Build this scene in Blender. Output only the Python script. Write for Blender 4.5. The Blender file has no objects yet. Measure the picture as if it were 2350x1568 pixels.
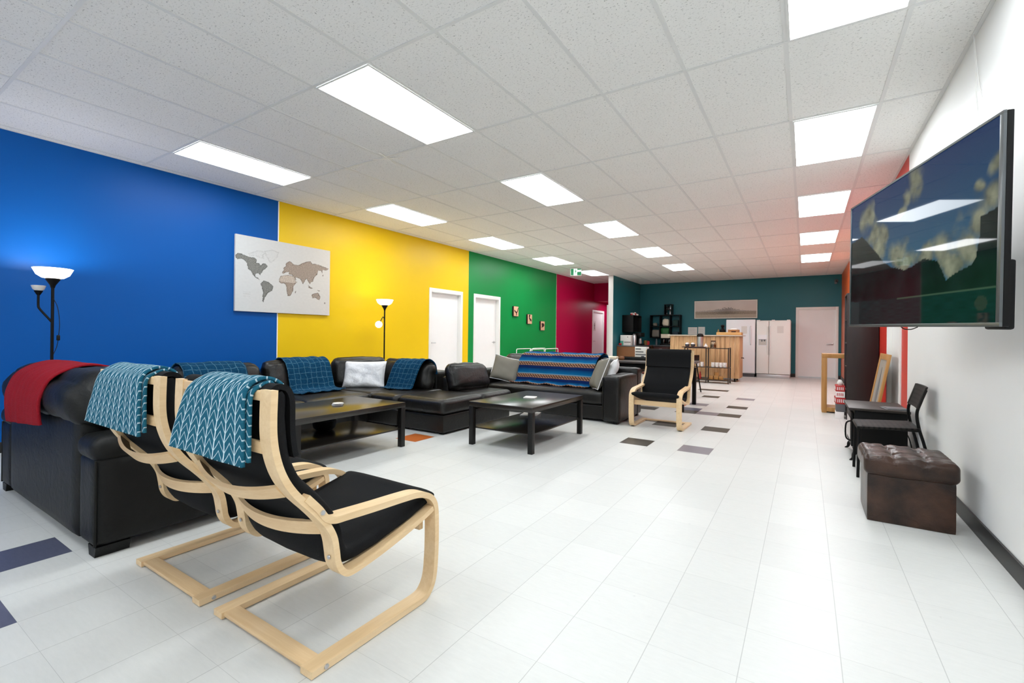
import bpy, bmesh, math, random
from mathutils import Vector, Matrix, noise
random.seed(7)
PI = math.pi
S = bpy.context.scene
C = S.collection
R = math.radians

# ---------------------------------------------------------------- materials
def lin(c):
    return tuple(((v/12.92) if v <= 0.04045 else ((v+0.055)/1.055)**2.4) for v in [x/255 for x in c])

class NT:
    def __init__(s, name):
        s.m = bpy.data.materials.new(name); s.m.use_nodes = True
        s.t = s.m.node_tree; s.n = s.t.nodes; s.b = s.n['Principled BSDF']
        s.out = s.n['Material Output']
    def node(s, typ, **kw):
        n = s.n.new(typ)
        for k, v in kw.items():
            if k.startswith('i_'):
                key = k[2:]
                n.inputs[int(key) if key.isdigit() else key].default_value = v
            else: setattr(n, k, v)
        return n
    def link(s, a, b): s.t.links.new(a, b)
    def math(s, op, a, b=None, c=None):
        n = s.node('ShaderNodeMath', operation=op)
        for i, v in enumerate((a, b, c)):
            if v is None: continue
            if isinstance(v, (int, float)): n.inputs[i].default_value = v
            else: s.link(v, n.inputs[i])
        return n.outputs[0]
    def mix(s, f, a, b):
        n = s.node('ShaderNodeMix', data_type='RGBA')
        for i, v in ((0, f), (6, a), (7, b)):
            if isinstance(v, (int, float)): n.inputs[i].default_value = v
            elif isinstance(v, tuple): n.inputs[i].default_value = (*v[:3], 1)
            else: s.link(v, n.inputs[i])
        return n.outputs[2]
    def coord(s, which='Object', scale=(1,1,1), loc=(0,0,0)):
        t = s.node('ShaderNodeTexCoord'); m = s.node('ShaderNodeMapping')
        m.inputs['Scale'].default_value = scale; m.inputs['Location'].default_value = loc
        s.link(t.outputs[which], m.inputs[0]); return m.outputs[0]
    def noise(s, co, scale, detail=4, rough=.55, dist=0):
        n = s.node('ShaderNodeTexNoise', i_Scale=scale, i_Detail=detail, i_Roughness=rough, i_Distortion=dist)
        s.link(co, n.inputs['Vector']); return n.outputs[0]
    def ramp(s, f, stops):
        n = s.node('ShaderNodeValToRGB'); e = n.color_ramp.elements
        while len(e) < len(stops): e.new(0.5)
        for i, (p, c) in enumerate(stops):
            e[i].position = p; e[i].color = (*c[:3], 1) if len(c) >= 3 else (c[0],)*3+(1,)
        s.link(f, n.inputs[0]); return n.outputs[0]
    def bump(s, h, strength=.2, dist=.01):
        n = s.node('ShaderNodeBump', i_Strength=strength, i_Distance=dist)
        s.link(h, n.inputs['Height']); s.link(n.outputs[0], s.b.inputs['Normal'])
    def col(s, c):
        if isinstance(c, tuple): s.b.inputs['Base Color'].default_value = (*c[:3], 1)
        else: s.link(c, s.b.inputs['Base Color'])
    def set(s, rough=.5, metal=0, spec=.5):
        s.b.inputs['Roughness'].default_value = rough; s.b.inputs['Metallic'].default_value = metal
        s.b.inputs['Specular IOR Level'].default_value = spec

def simple(name, rgb, rough=.5, metal=0, spec=.5, var=.08, vs=6, bump=0, bs=60, bd=.004):
    t = NT(name); c = lin(rgb)
    co = t.coord()
    n = t.noise(co, vs, 3)
    d = tuple(max(0, v*(1-var)) for v in c); l = tuple(min(1, v*(1+var)) for v in c)
    t.col(t.mix(n, d, l)); t.set(rough, metal, spec)
    if bump: t.bump(t.noise(co, bs, 5), bump, bd)
    return t.m

def emis(name, rgb, strength):
    t = NT(name); c = lin(rgb)
    t.col(c); t.b.inputs['Emission Color'].default_value = (*c, 1); t.b.inputs['Emission Strength'].default_value = strength
    return t.m

def leather(name, rgb, rough=.36, var=.25, wr=.35, spec=.4):
    t = NT(name); c = lin(rgb); co = t.coord()
    n = t.noise(co, 5, 5); f = t.noise(co, 220, 2); w = t.noise(co, 14, 4, .6, 1.2)
    k = t.ramp(n, [(.36, (0, 0, 0)), (.64, (1, 1, 1))])
    t.col(t.mix(k, tuple(v*(1-var) for v in c), tuple(v*(1+var) for v in c)))
    t.set(rough, 0, spec)
    h = t.math('ADD', t.math('MULTIPLY', f, .12), t.math('MULTIPLY', w, .9))
    t.bump(h, wr, .012); return t.m

def wood(name, a, b, axis=1, scale=26, rough=.45, bump=.05, stretch=.07):
    t = NT(name); sc = [1, 1, 1]; sc[axis] = stretch
    co = t.coord(scale=tuple(sc))
    n = t.noise(co, scale, 6, .6, .6); n2 = t.noise(co, scale*6, 3)
    f = t.math('ADD', t.math('MULTIPLY', n, .8), t.math('MULTIPLY', n2, .2))
    t.col(t.ramp(f, [(.3, lin(a)), (.7, lin(b))])); t.set(rough); t.bump(f, bump, .003)
    return t.m

def paint(name, rgb, rough=.4, spec=.3):
    t = NT(name); c = lin(rgb); co = t.coord()
    n = t.noise(co, 1.5, 3); r = t.noise(co, 260, 2)
    t.col(t.mix(n, tuple(v*.96 for v in c), tuple(min(1, v*1.04) for v in c))); t.set(rough, 0, spec)
    t.bump(r, .12, .002); return t.m

M = {}
M['blue'] = paint('blue_paint', (0, 84, 164), .42, .18)
M['yellow'] = paint('yellow_paint', (238, 198, 12))
M['green'] = paint('green_paint', (0, 138, 66))
M['crimson'] = paint('crimson_paint', (176, 6, 66))
M['teal'] = paint('teal_paint', (34, 104, 114))
M['red'] = paint('tomato_paint', (206, 52, 40))
M['orange'] = paint('orange_paint', (214, 98, 40))
M['white_wall'] = paint('white_wall_paint', (240, 240, 239))
M['white_trim'] = simple('white_trim_paint', (240, 239, 236), .4, var=.02)
M['door_white'] = simple('white_door_paint', (243, 243, 243), .38, var=.02)
M['base_black'] = simple('black_rubber_base', (22, 22, 22), .45)
M['leather'] = leather('black_leather', (12, 13, 12), .5, spec=.28)
M['leather2'] = leather('brown_black_leather', (19, 17, 15), .36)
M['ottoman'] = leather('brown_mottled_leather', (54, 35, 26), .32, .7, .3)
M['black_fabric'] = simple('black_fabric', (17, 18, 20), .85, spec=.2, bump=.5, bs=300, bd=.004)
M['birch'] = wood('birch_veneer', (218, 184, 138), (236, 208, 166), 1)
M['birch_x'] = wood('birch_veneer_cross', (214, 178, 132), (233, 203, 160), 0)
M['veneer'] = simple('black_brown_veneer', (36, 32, 28), .24, spec=.6, var=.15)
M['veneer_leg'] = simple('black_brown_leg', (17, 16, 15), .45, spec=.35, var=.15)
M['dark_wood'] = wood('espresso_veneer', (28, 18, 17), (42, 27, 25), 2, 14, .45)
M['pine'] = wood('pine_planks', (164, 120, 76), (226, 188, 140), 2, 18, .6)
M['pine_x'] = wood('pine_board', (196, 146, 84), (222, 178, 114), 0, 16, .5)
M['oak'] = wood('golden_oak', (164, 114, 56), (190, 140, 78), 2, 14, .5)
M['mdf'] = simple('brown_board', (124, 78, 40), .6, var=.1)
M['metal_black'] = simple('black_metal', (9, 8, 8), .5, spec=.2)
M['metal_bronze'] = simple('dark_bronze_metal', (52, 38, 28), .4)
M['chrome'] = simple('brushed_steel', (196, 196, 198), .38, .85, var=.04)
M['plastic_black'] = simple('black_plastic', (10, 10, 11), .45, spec=.25)
M['plastic_grey'] = simple('grey_plastic', (90, 92, 96), .4)
M['glass_black'] = simple('black_glass', (6, 6, 7), .06)
M['appliance'] = simple('white_appliance', (238, 240, 244), .3, var=.015)
M['appliance_cream'] = simple('ivory_appliance', (236, 235, 231), .32, var=.015)
M['white'] = simple('white_ceramic', (240, 238, 236), .3, var=.02)
M['paper'] = simple('paper', (222, 220, 216), .8, var=.04)
M['white_fabric'] = simple('white_cotton', (236, 236, 238), .9, spec=.2, var=.03, bump=.5, bs=26, bd=.02)
M['grey_fabric'] = simple('grey_linen', (126, 122, 112), .9, spec=.2, bump=.3, bs=180)
M['cream_fabric'] = simple('cream_cotton', (232, 222, 200), .9, spec=.2, bump=.3, bs=60)
M['red_knit'] = simple('red_knit', (140, 22, 34), .95, spec=.15, var=.18, vs=40, bump=.7, bs=140, bd=.006)
M['white_metal'] = simple('white_tube', (216, 224, 216), .35)
M['glass'] = NT('clear_glass').m
_g = M['glass'].node_tree.nodes['Principled BSDF']; _g.inputs['Transmission Weight'].default_value = 1; _g.inputs['Roughness'].default_value = .02
M['panel_light'] = emis('light_diffuser', (246, 252, 255), 9.0)
M['panel_light_far'] = emis('far_light_diffuser', (250, 252, 255), 11.5)
M['panel_light_dim'] = emis('dim_light_diffuser', (250, 252, 255), 2.2)
M['bowl_lit'] = emis('lit_bowl_glass', (255, 250, 242), 2.0)
M['bulb'] = emis('lit_bulb', (255, 248, 236), 60)
M['bowl_dim'] = simple('frosted_bowl', (226, 222, 216), .4)
M['globe_lit'] = emis('lit_globe', (255, 246, 238), 2.2)
M['red_p'] = simple('red_print', (176, 40, 40), .5)
M['olive'] = simple('olive_tin', (120, 96, 44), .4)
M['teal_p'] = simple('teal_print', (70, 150, 134), .5)
M['green_p'] = simple('green_print', (14, 96, 40), .5)
M['sign_green'] = emis('exit_green', (10, 110, 66), .55)
M['sign_white'] = emis('exit_white', (226, 250, 238), .9)
M['brown_card'] = simple('cardboard', (176, 128, 84), .8)
M['blueish'] = simple('blue_print', (44, 52, 110), .5)
M['rubber'] = simple('dark_stain', (58, 20, 14), .7)
M['plaque'] = wood('pale_plaque_wood', (206, 158, 128), (226, 186, 150), 2, 8, .6)
M['figure'] = simple('burnt_figure', (50, 14, 8), .8)

def tile_mat(name, rgb, rgb2):
    t = NT(name); co = t.coord(scale=(1/.3022, 1/.3048, 1), loc=(3.2081/.3022, -.7853/.3048, 0))
    sx = t.node('ShaderNodeSeparateXYZ'); t.link(co, sx.inputs[0])
    g = []
    for k in (0, 1):
        fr = t.math('FRACT', t.math('ADD', sx.outputs[k], 40))
        d = t.math('MINIMUM', fr, t.math('SUBTRACT', 1, fr)); g.append(d)
    w = t.math('MINIMUM', t.math('MULTIPLY', g[0], 1.0), t.math('MULTIPLY', g[1], 2.4))
    line = t.math('LESS_THAN', w, .0048)
    fl = t.node('ShaderNodeVectorMath', operation='FLOOR'); t.link(co, fl.inputs[0])
    wn = t.node('ShaderNodeTexWhiteNoise'); t.link(fl.outputs[0], wn.inputs[0])
    co2 = t.coord(scale=(9, 40, 1)); n = t.noise(co2, 1.6, 6, .7)
    sp = t.noise(t.coord(scale=(18, 34, 1)), 1, 3, .6)
    speck = t.math('GREATER_THAN', sp, .745)
    f = t.math('ADD', t.math('MULTIPLY', n, .75), t.math('MULTIPLY', wn.outputs[0], .25))
    base = t.mix(f, lin(rgb), lin(rgb2))
    dk = tuple(v*.55 for v in lin(rgb))
    base = t.mix(t.math('MULTIPLY', speck, .35), base, dk)
    t.col(t.mix(t.math('MULTIPLY', line, .5), base, tuple(v*.45 for v in lin(rgb))))
    t.set(.36, 0, .35)
    t.bump(t.noise(t.coord(), 7, 3), .02, .01); return t.m
FLOORM = [tile_mat('vinyl_tile_white', (204, 205, 202), (225, 225, 222)),
          tile_mat('vinyl_tile_charcoal', (56, 52, 46), (84, 78, 70)),
          tile_mat('vinyl_tile_slate_blue', (70, 74, 96), (106, 108, 128)),
          tile_mat('vinyl_tile_grey', (122, 116, 122), (146, 140, 146)),
          tile_mat('vinyl_tile_orange', (186, 92, 34), (206, 116, 52))]

def ceil_mat():
    t = NT('fissured_ceiling_tile')
    co = t.coord(scale=(60, 90, 1)); n = t.noise(co, 1.0, 5, .75, .4)
    big = t.noise(t.coord(), 1.2, 3)
    pit = t.ramp(n, [(.34, (.42, .42, .42)), (.43, (1, 1, 1))])
    c = t.mix(big, lin((238, 237, 234)), lin((246, 245, 242)))
    mul = t.node('ShaderNodeMix', data_type='RGBA', blend_type='MULTIPLY', i_0=1.0)
    t.link(c, mul.inputs[6]); t.link(pit, mul.inputs[7])
    t.col(mul.outputs[2]); t.set(.9, 0, .2); t.bump(n, .5, .004); return t.m
M['ceiling'] = ceil_mat()
M['tbar'] = simple('grid_bar_white', (226, 226, 224), .5, var=.02)
M['tile_edge'] = simple('tile_shadow_gap', (150, 150, 148), .8, var=.02)

def herringbone():
    t = NT('herringbone_knit'); uv = t.node('ShaderNodeTexCoord').outputs['UV']
    wob = t.node('ShaderNodeTexNoise', i_Scale=11.0, i_Detail=2.0); t.link(uv, wob.inputs['Vector'])
    sx = t.node('ShaderNodeSeparateXYZ'); t.link(uv, sx.inputs[0])
    w = t.math('MULTIPLY', t.math('SUBTRACT', wob.outputs[0], .5), .02)
    u = t.math('MULTIPLY', t.math('ADD', sx.outputs[0], w), 1/.066)
    fr = t.math('FRACT', u)
    tri = t.math('ABSOLUTE', t.math('SUBTRACT', fr, .5))
    v = t.math('MULTIPLY', sx.outputs[1], 1/.032)
    dg = t.math('FRACT', t.math('ADD', v, t.math('MULTIPLY', tri, 2.3)))
    l1 = t.math('LESS_THAN', dg, .15)
    ed = t.math('MINIMUM', fr, t.math('SUBTRACT', 1, fr))
    l2 = t.math('LESS_THAN', ed, .042)
    l = t.math('MAXIMUM', t.math('MULTIPLY', l1, .72), l2)
    n = t.node('ShaderNodeTexNoise', i_Scale=160.0); t.link(uv, n.inputs['Vector'])
    base = t.mix(n.outputs[0], lin((16, 72, 96)), lin((44, 112, 134)))
    t.col(t.mix(l, base, lin((206, 228, 236)))); t.set(.95, 0, .15); t.bump(n.outputs[0], .5, .004); return t.m
M['herring'] = herringbone()

def plaid():
    t = NT('teal_plaid_throw'); uv = t.node('ShaderNodeTexCoord').outputs['UV']
    wob = t.node('ShaderNodeTexNoise', i_Scale=7.0, i_Detail=3.0); t.link(uv, wob.inputs['Vector'])
    sx = t.node('ShaderNodeSeparateXYZ'); t.link(uv, sx.inputs[0])
    w = t.math('MULTIPLY', t.math('SUBTRACT', wob.outputs[0], .5), .06)
    L = None
    for k, p in ((0, .075), (1, .07)):
        fr = t.math('FRACT', t.math('MULTIPLY', t.math('ADD', sx.outputs[k], w), 1/p))
        e = t.math('LESS_THAN', fr, .08); L = e if L is None else t.math('MAXIMUM', L, e)
    n = t.node('ShaderNodeTexNoise', i_Scale=40.0, i_Detail=5.0); t.link(uv, n.inputs['Vector'])
    base = t.mix(n.outputs[0], lin((2, 38, 66)), lin((16, 72, 104)))
    t.col(t.mix(t.math('MULTIPLY', L, t.math('MULTIPLY', n.outputs[0], .6)), base, lin((110, 160, 180)))); t.set(.95, 0, .15)
    t.bump(n.outputs[0], .6, .006); return t.m
M['plaid'] = plaid()

def serape():
    t = NT('striped_serape'); uv = t.node('ShaderNodeTexCoord').outputs['UV']
    sx = t.node('ShaderNodeSeparateXYZ'); t.link(uv, sx.inputs[0])
    f = t.math('FRACT', t.math('MULTIPLY', sx.outputs[1], 1/.19))
    b = t.ramp(f, [(0, lin((6, 22, 70))), (.08, lin((0, 46, 92))), (.3, lin((0, 80, 130))), (.44, lin((14, 98, 146))), (.5, lin((112, 152, 166))),
                   (.55, lin((96, 84, 96))), (.6, lin((176, 130, 96))), (.72, lin((120, 84, 66))), (.8, lin((168, 128, 112))), (.86, lin((22, 22, 50))), (.93, lin((4, 40, 96))), (1, lin((6, 22, 70)))])
    dg = t.math('LESS_THAN', t.math('FRACT', t.math('ADD', t.math('MULTIPLY', sx.outputs[0], 22), t.math('MULTIPLY', f, -5))), .45)
    band = t.math('MULTIPLY', t.math('GREATER_THAN', f, .57), t.math('LESS_THAN', f, .82))
    t.col(t.mix(t.math('MULTIPLY', t.math('MULTIPLY', dg, band), .85), b, lin((34, 24, 26)))); t.set(.95, 0, .15)
    n = t.node('ShaderNodeTexNoise', i_Scale=200.0); t.link(uv, n.inputs['Vector']); t.bump(n.outputs[0], .5, .004)
    return t.m
M['serape'] = serape()

def perforated(name, a, pa, b, pb):
    t = NT(name); co = t.coord(); sx = t.node('ShaderNodeSeparateXYZ'); t.link(co, sx.inputs[0])
    u = t.math('ABSOLUTE', t.math('SUBTRACT', t.math('FRACT', t.math('MULTIPLY', sx.outputs[a], 1/pa)), .5))
    v = t.math('ABSOLUTE', t.math('SUBTRACT', t.math('FRACT', t.math('MULTIPLY', sx.outputs[b], 1/pb)), .5))
    s = t.math('MULTIPLY', t.math('LESS_THAN', u, .2), t.math('LESS_THAN', v, .4))
    t.col(t.mix(s, lin((34, 30, 28)), lin((4, 4, 4)))); t.set(.55, 0, .2); return t.m
M['perforated'] = perforated('slotted_seat_plastic', 0, .034, 1, .08)
M['perforated_back'] = perforated('slotted_back_plastic', 2, .034, 1, .05)

def colattr(name, emission=0, rough=.6, spec=.4):
    t = NT(name); a = t.node('ShaderNodeVertexColor', layer_name='Col')
    n = t.noise(t.coord(), 30, 2)
    if emission:
        t.col((0.003, .003, .003)); t.link(a.outputs[0], t.b.inputs['Emission Color']); t.b.inputs['Emission Strength'].default_value = emission
    else: t.col(a.outputs[0])
    t.set(rough, 0, spec)
    return t.m
M['print'] = colattr('canvas_print', 0, .7, .3)
M['print2'] = colattr('framed_print', 0, .5, .3)
M['screen'] = colattr('tv_screen', 1.0, .03, .1)

# ---------------------------------------------------------------- mesh helpers
def new(): return bmesh.new()
def box(bm, x0, x1, y0, y1, z0, z1, bev=0, mi=0, seg=2):
    g = bmesh.ops.create_cube(bm, size=1)
    vs = g['verts']
    for v in vs:
        v.co = Vector(((x0+x1)/2+v.co.x*(x1-x0), (y0+y1)/2+v.co.y*(y1-y0), (z0+z1)/2+v.co.z*(z1-z0)))
    fs = {f for v in vs for f in v.link_faces}
    for f in fs: f.material_index = mi
    if bev:
        es = list({e for v in vs for e in v.link_edges})
        r = bmesh.ops.bevel(bm, geom=es, offset=bev, segments=seg, affect='EDGES', profile=.5)
        for f in r['faces']: f.material_index = mi
    return bm
def rbox(bm, x0, x1, y0, y1, z0, z1, r=.05, n=10, bulge=(0, 0, 0), wr=0, seed=0, mat=None, lean=None):
    """soft upholstery block: rounded box with bulging faces and wrinkles"""
    c = Vector(((x0+x1)/2, (y0+y1)/2, (z0+z1)/2)); s = Vector(((x1-x0)/2, (y1-y0)/2, (z1-z0)/2))
    r = min(r, *s)
    g = bmesh.ops.create_cube(bm, size=2)
    vs = g['verts']; es = list({e for v in vs for e in v.link_edges})
    before = set(bm.verts)-set(vs)
    bmesh.ops.subdivide_edges(bm, edges=es, cuts=n, use_grid_fill=True)
    for v in [v for v in bm.verts if v not in before]:
        p = Vector((v.co.x*s.x, v.co.y*s.y, v.co.z*s.z)); q = p.copy()
        # spread grid towards the rim so that the rounding is well sampled
        for i in range(3):
            t = v.co[i]; q[i] = s[i]*(math.copysign(1-(1-abs(t))**1.5, t))
        inn = Vector([max(-(s[i]-r), min(s[i]-r, q[i])) for i in range(3)])
        d = q-inn
        if d.length > 1e-9: q = inn+d.normalized()*r
        u = [1-(v.co[i])**2 for i in range(3)]
        q.z += math.copysign(bulge[2]*u[0]*u[1], v.co.z)*abs(v.co.z)
        q.y += math.copysign(bulge[1]*u[0]*u[2], v.co.y)*abs(v.co.y)
        q.x += math.copysign(bulge[0]*u[1]*u[2], v.co.x)*abs(v.co.x)
        if wr:
            k = Vector((seed*3.7, seed*1.3, 0))
            nn = noise.noise(q*9+k)*.6+noise.noise(Vector((q.x*22, q.y*22, q.z*9))+k)*.4
            dd = d.normalized() if d.length > 1e-9 else Vector((0, 0, 1))
            q += dd*nn*wr
        if lean: q = lean @ q
        v.co = c+q
    return bm
def tube(bm, pts, r, seg=8, cap=True):
    pts = [Vector(p) for p in pts]; rings = []
    rr = r if isinstance(r, (list, tuple)) else [r]*len(pts)
    up = None
    for i, p in enumerate(pts):
        t = (pts[min(i+1, len(pts)-1)]-pts[max(i-1, 0)]).normalized()
        if up is None:
            a = Vector((0, 0, 1)) if abs(t.z) < .9 else Vector((1, 0, 0))
            up = (a-t*a.dot(t)).normalized()
        else: up = (up-t*up.dot(t)).normalized()
        s = t.cross(up)
        rings.append([bm.verts.new(p+(up*math.cos(2*PI*k/seg)+s*math.sin(2*PI*k/seg))*rr[i]) for k in range(seg)])
    for a, b in zip(rings, rings[1:]):
        for k in range(seg): bm.faces.new((a[k], a[(k+1) % seg], b[(k+1) % seg], b[k]))
    if cap: bm.faces.new(rings[0][::-1]); bm.faces.new(rings[-1])
    return bm
def lathe(bm, prof, c=(0, 0, 0), seg=24, mtx=None):
    rings = []
    for r, z in prof:
        if r < 1e-6: rings.append([bm.verts.new(Vector((0, 0, z)))])
        else: rings.append([bm.verts.new(Vector((r*math.cos(2*PI*k/seg), r*math.sin(2*PI*k/seg), z))) for k in range(seg)])
    for a, b in zip(rings, rings[1:]):
        for k in range(seg):
            k2 = (k+1) % seg
            if len(a) == 1 and len(b) == 1: continue
            if len(a) == 1: bm.faces.new((a[0], b[k2], b[k]))
            elif len(b) == 1: bm.faces.new((a[k], a[k2], b[0]))
            else: bm.faces.new((a[k], a[k2], b[k2], b[k]))
    for ring in rings:
        for v in ring:
            p = v.co
            if mtx: p = mtx @ p
            v.co = p+Vector(c)
    return bm
def smooth_path(pts, k=6):
    pts = [Vector(p) for p in pts]; out = []
    for i in range(len(pts)-1):
        p0 = pts[max(i-1, 0)]; p1 = pts[i]; p2 = pts[i+1]; p3 = pts[min(i+2, len(pts)-1)]
        for j in range(k):
            t = j/k
            out.append(.5*((2*p1)+(p2-p0)*t+(2*p0-5*p1+4*p2-p3)*t*t+(3*p1-p0-3*p2+p3)*t**3))
    out.append(pts[-1]); return out
def offs(path, d):
    """offset a (y,z) polyline to its left by d"""
    o = []
    for i, p in enumerate(path):
        t = path[min(i+1, len(path)-1)]-path[max(i-1, 0)]; t.normalize()
        o.append(p+Vector((-t.y, t.x))*d)
    return o
def ribbon(bm, path, x0, x1, th, k=6, taper=None):
    """bent laminated strip: (y,z) path swept across x0..x1 with a thickness"""
    pts = smooth_path([Vector((a, b)) for a, b in path], k) if k > 1 else [Vector((a, b)) for a, b in path]
    A = offs(pts, th/2); B = offs(pts, -th/2)
    rows = []
    for a, b in zip(A, B):
        rows.append([bm.verts.new((x0, a.x, a.y)), bm.verts.new((x1, a.x, a.y)), bm.verts.new((x1, b.x, b.y)), bm.verts.new((x0, b.x, b.y))])
    for r, s in zip(rows, rows[1:]):
        for i in range(4):
            j = (i+1) % 4; bm.faces.new((r[i], r[j], s[j], s[i]))
    bm.faces.new(rows[0][::-1]); bm.faces.new(rows[-1]); return bm
def sheet(bm, path, x0, x1, nx=24, k=6, wob=.006, seed=0, skew=0, flare=0, hem=0, left=0, lift=0):
    """draped cloth over a (y,z) path, with UVs in metres; returned open, thickened at build"""
    pts = smooth_path([Vector((a, b)) for a, b in path], k)
    uv = bm.loops.layers.uv.verify(); grid = []; L = 0; acc = []
    for i, p in enumerate(pts):
        if i: L += (p-pts[i-1]).length
        acc.append(L)
    for i, p in enumerate(pts):
        t = (pts[min(i+1, len(pts)-1)]-pts[max(i-1, 0)]).normalized(); nrm = Vector((-t.y, t.x))
        row = []
        e = i/(len(pts)-1)
        for j in range(nx+1):
            u = j/nx; x = x0+(x1-x0)*u+skew*e+flare*(u-.5)*e+left*(1-u)*min(1, e*2.2)
            w = noise.noise(Vector((x*7+seed*5.1, acc[i]*5, seed)))*wob+noise.noise(Vector((x*22+seed, acc[i]*3, seed*2.2)))*wob*.5
            if hem: w += hem*math.sin(u*PI*7+seed)*e*e
            q = p+nrm*w; q.y += lift*u*max(0, 1-e/.3)
            row.append((bm.verts.new((x, q.x, q.y)), ((x1-x0)*u, acc[i])))
        grid.append(row)
    for r, s in zip(grid, grid[1:]):
        for j in range(nx):
            q = (r[j], r[j+1], s[j+1], s[j]); f = bm.faces.new([v for v, _ in q])
            for l, (_, c) in zip(f.loops, q): l[uv].uv = c
    return bm
def pillow(bm, w, h, t, n=16, pinch=.06, wr=.004, seed=0, mtx=None):
    """square cushion in its own xy plane, thickness along z, seam round the rim"""
    vs = {}
    for sgn in (1, -1):
        for i in range(n+1):
            for j in range(n+1):
                u = 2*i/n-1; v = 2*j/n-1; edge = i in (0, n) or j in (0, n)
                key = (i, j, 0 if edge else sgn)
                if key in vs: continue
                x = u*w/2*(1-pinch*(1-v*v)); y = v*h/2*(1-pinch*(1-u*u))
                z = 0 if edge else sgn*t/2*((1-u**4)*(1-v**4))**.55
                k = noise.noise(Vector((x*12+seed, y*12, sgn*3.3)))*wr*3*(1-max(abs(u), abs(v))**6)
                p = Vector((x, y, z+k))
                vs[key] = bm.verts.new(mtx @ p if mtx else p)
    for sgn in (1, -1):
        for i in range(n):
            for j in range(n):
                q = [vs.get((a, b, 0)) or vs[(a, b, sgn)] for a, b in ((i, j), (i+1, j), (i+1, j+1), (i, j+1))]
                bm.faces.new(q if sgn > 0 else q[::-1])
    return bm
def poly(bm, pts, mtx=None, mi=0):
    f = bm.faces.new([bm.verts.new(mtx @ Vector(p) if mtx else Vector(p)) for p in pts]); f.material_index = mi; return f
def prism(bm, pts, y0, y1):
    """(x,z) outline pushed along y"""
    a = [bm.verts.new((x, y0, z)) for x, z in pts]; b = [bm.verts.new((x, y1, z)) for x, z in pts]
    bm.faces.new(a); bm.faces.new(b[::-1]); n = len(a)
    for i in range(n): bm.faces.new((a[i], b[i], b[(i+1) % n], a[(i+1) % n]))
    return bm

def obj(name, bm, mats, parent=None, loc=(0, 0, 0), rot=(0, 0, 0), ang=38, solid=0, sub=0, normals=True):
    if normals: bmesh.ops.recalc_face_normals(bm, faces=bm.faces)
    for f in bm.faces: f.smooth = True
    for e in bm.edges:
        if len(e.link_faces) == 2 and e.calc_face_angle(0) > R(ang): e.smooth = False
    me = bpy.data.meshes.new(name); bm.to_mesh(me); bm.free()
    for m in (mats if isinstance(mats, (list, tuple)) else [mats]): me.materials.append(M[m] if isinstance(m, str) else m)
    o = bpy.data.objects.new(name, me); C.objects.link(o)
    o.location = loc; o.rotation_euler = rot
    if parent: o.parent = parent
    if solid:
        md = o.modifiers.new('thickness', 'SOLIDIFY'); md.thickness = solid; md.offset = 0
    if sub:
        md = o.modifiers.new('smooth', 'SUBSURF'); md.levels = sub; md.render_levels = sub
    return o
def tag(o, label, cat, group=None):
    o['label'] = label; o['category'] = cat
    if group: o['group'] = group
    return o
def thing(name, label, cat, loc=(0, 0, 0), rotz=0, group=None, rot=None):
    o = bpy.data.objects.new(name, None); C.objects.link(o); o.empty_display_size = .1
    o.location = loc; o.rotation_euler = rot or (0, 0, rotz)
    return tag(o, label, cat, group)
def struct(name, bm, mats, parent=None, **k):
    o = obj(name, bm, mats, parent, **k)
    if not parent: o['kind'] = 'structure'
    return o
def dup(root, loc, rotz, label, group=None, name=None):
    r = root.copy(); C.objects.link(r); r.location = loc; r.rotation_euler = (0, 0, rotz); r['label'] = label
    if group: r['group'] = group
    for ch in list(root.children):
        c = ch.copy(); C.objects.link(c); c.parent = r
        for g in list(ch.children):
            d = g.copy(); C.objects.link(d); d.parent = c
    return r
def quick(name, label, cat, bm, m, loc=(0, 0, 0), rot=(0, 0, 0), group=None, **k):
    return tag(obj(name, bm, m, None, loc, rot, **k), label, cat, group)
def picture(name, w, h, nx, ny, func, m, parent, loc=(0, 0, 0), rot=(0, 0, 0)):
    """flat printed surface in local xz plane facing -y; func(u,v) gives its linear colour"""
    vs = [((i/nx-.5)*w, 0, (j/ny-.5)*h) for j in range(ny+1) for i in range(nx+1)]
    fs = [(j*(nx+1)+i, j*(nx+1)+i+1, (j+1)*(nx+1)+i+1, (j+1)*(nx+1)+i) for j in range(ny) for i in range(nx)]
    me = bpy.data.meshes.new(name); me.from_pydata(vs, [], fs)
    ca = me.color_attributes.new('Col', 'FLOAT_COLOR', 'POINT')
    d = []
    for j in range(ny+1):
        for i in range(nx+1): d += [*func(i/nx, j/ny), 1.0]
    ca.data.foreach_set('color', d)
    me.materials.append(M[m]); o = bpy.data.objects.new(name, me); C.objects.link(o)
    o.parent = parent; o.location = loc; o.rotation_euler = rot; return o

# ---------------------------------------------------------------- camera
cam = bpy.data.cameras.new('camera'); co = bpy.data.objects.new('camera', cam); C.objects.link(co)
F, YAW, PITCH, ROLL = 1047.1254, .5573, .0024, .0111
CX, CY, H, HC = 1195.8394, 768.4394, 1.1411, 3.0091
fw = Vector((-math.sin(YAW)*math.cos(PITCH), math.cos(YAW)*math.cos(PITCH), math.sin(PITCH)))
r0 = Vector((math.cos(YAW), math.sin(YAW), 0)); u0 = r0.cross(fw)
rr = r0*math.cos(ROLL)+u0*math.sin(ROLL); uu = u0*math.cos(ROLL)-r0*math.sin(ROLL)
co.matrix_world = Matrix(((rr.x, uu.x, -fw.x, 0), (rr.y, uu.y, -fw.y, 0), (rr.z, uu.z, -fw.z, H), (0, 0, 0, 1)))
cam.sensor_width = 36; cam.lens = F/2350*36
cam.shift_x = -(CX-1175)/2350; cam.shift_y = (CY-784)/2350
cam.clip_start = .05; cam.clip_end = 100
S.camera = co

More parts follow.
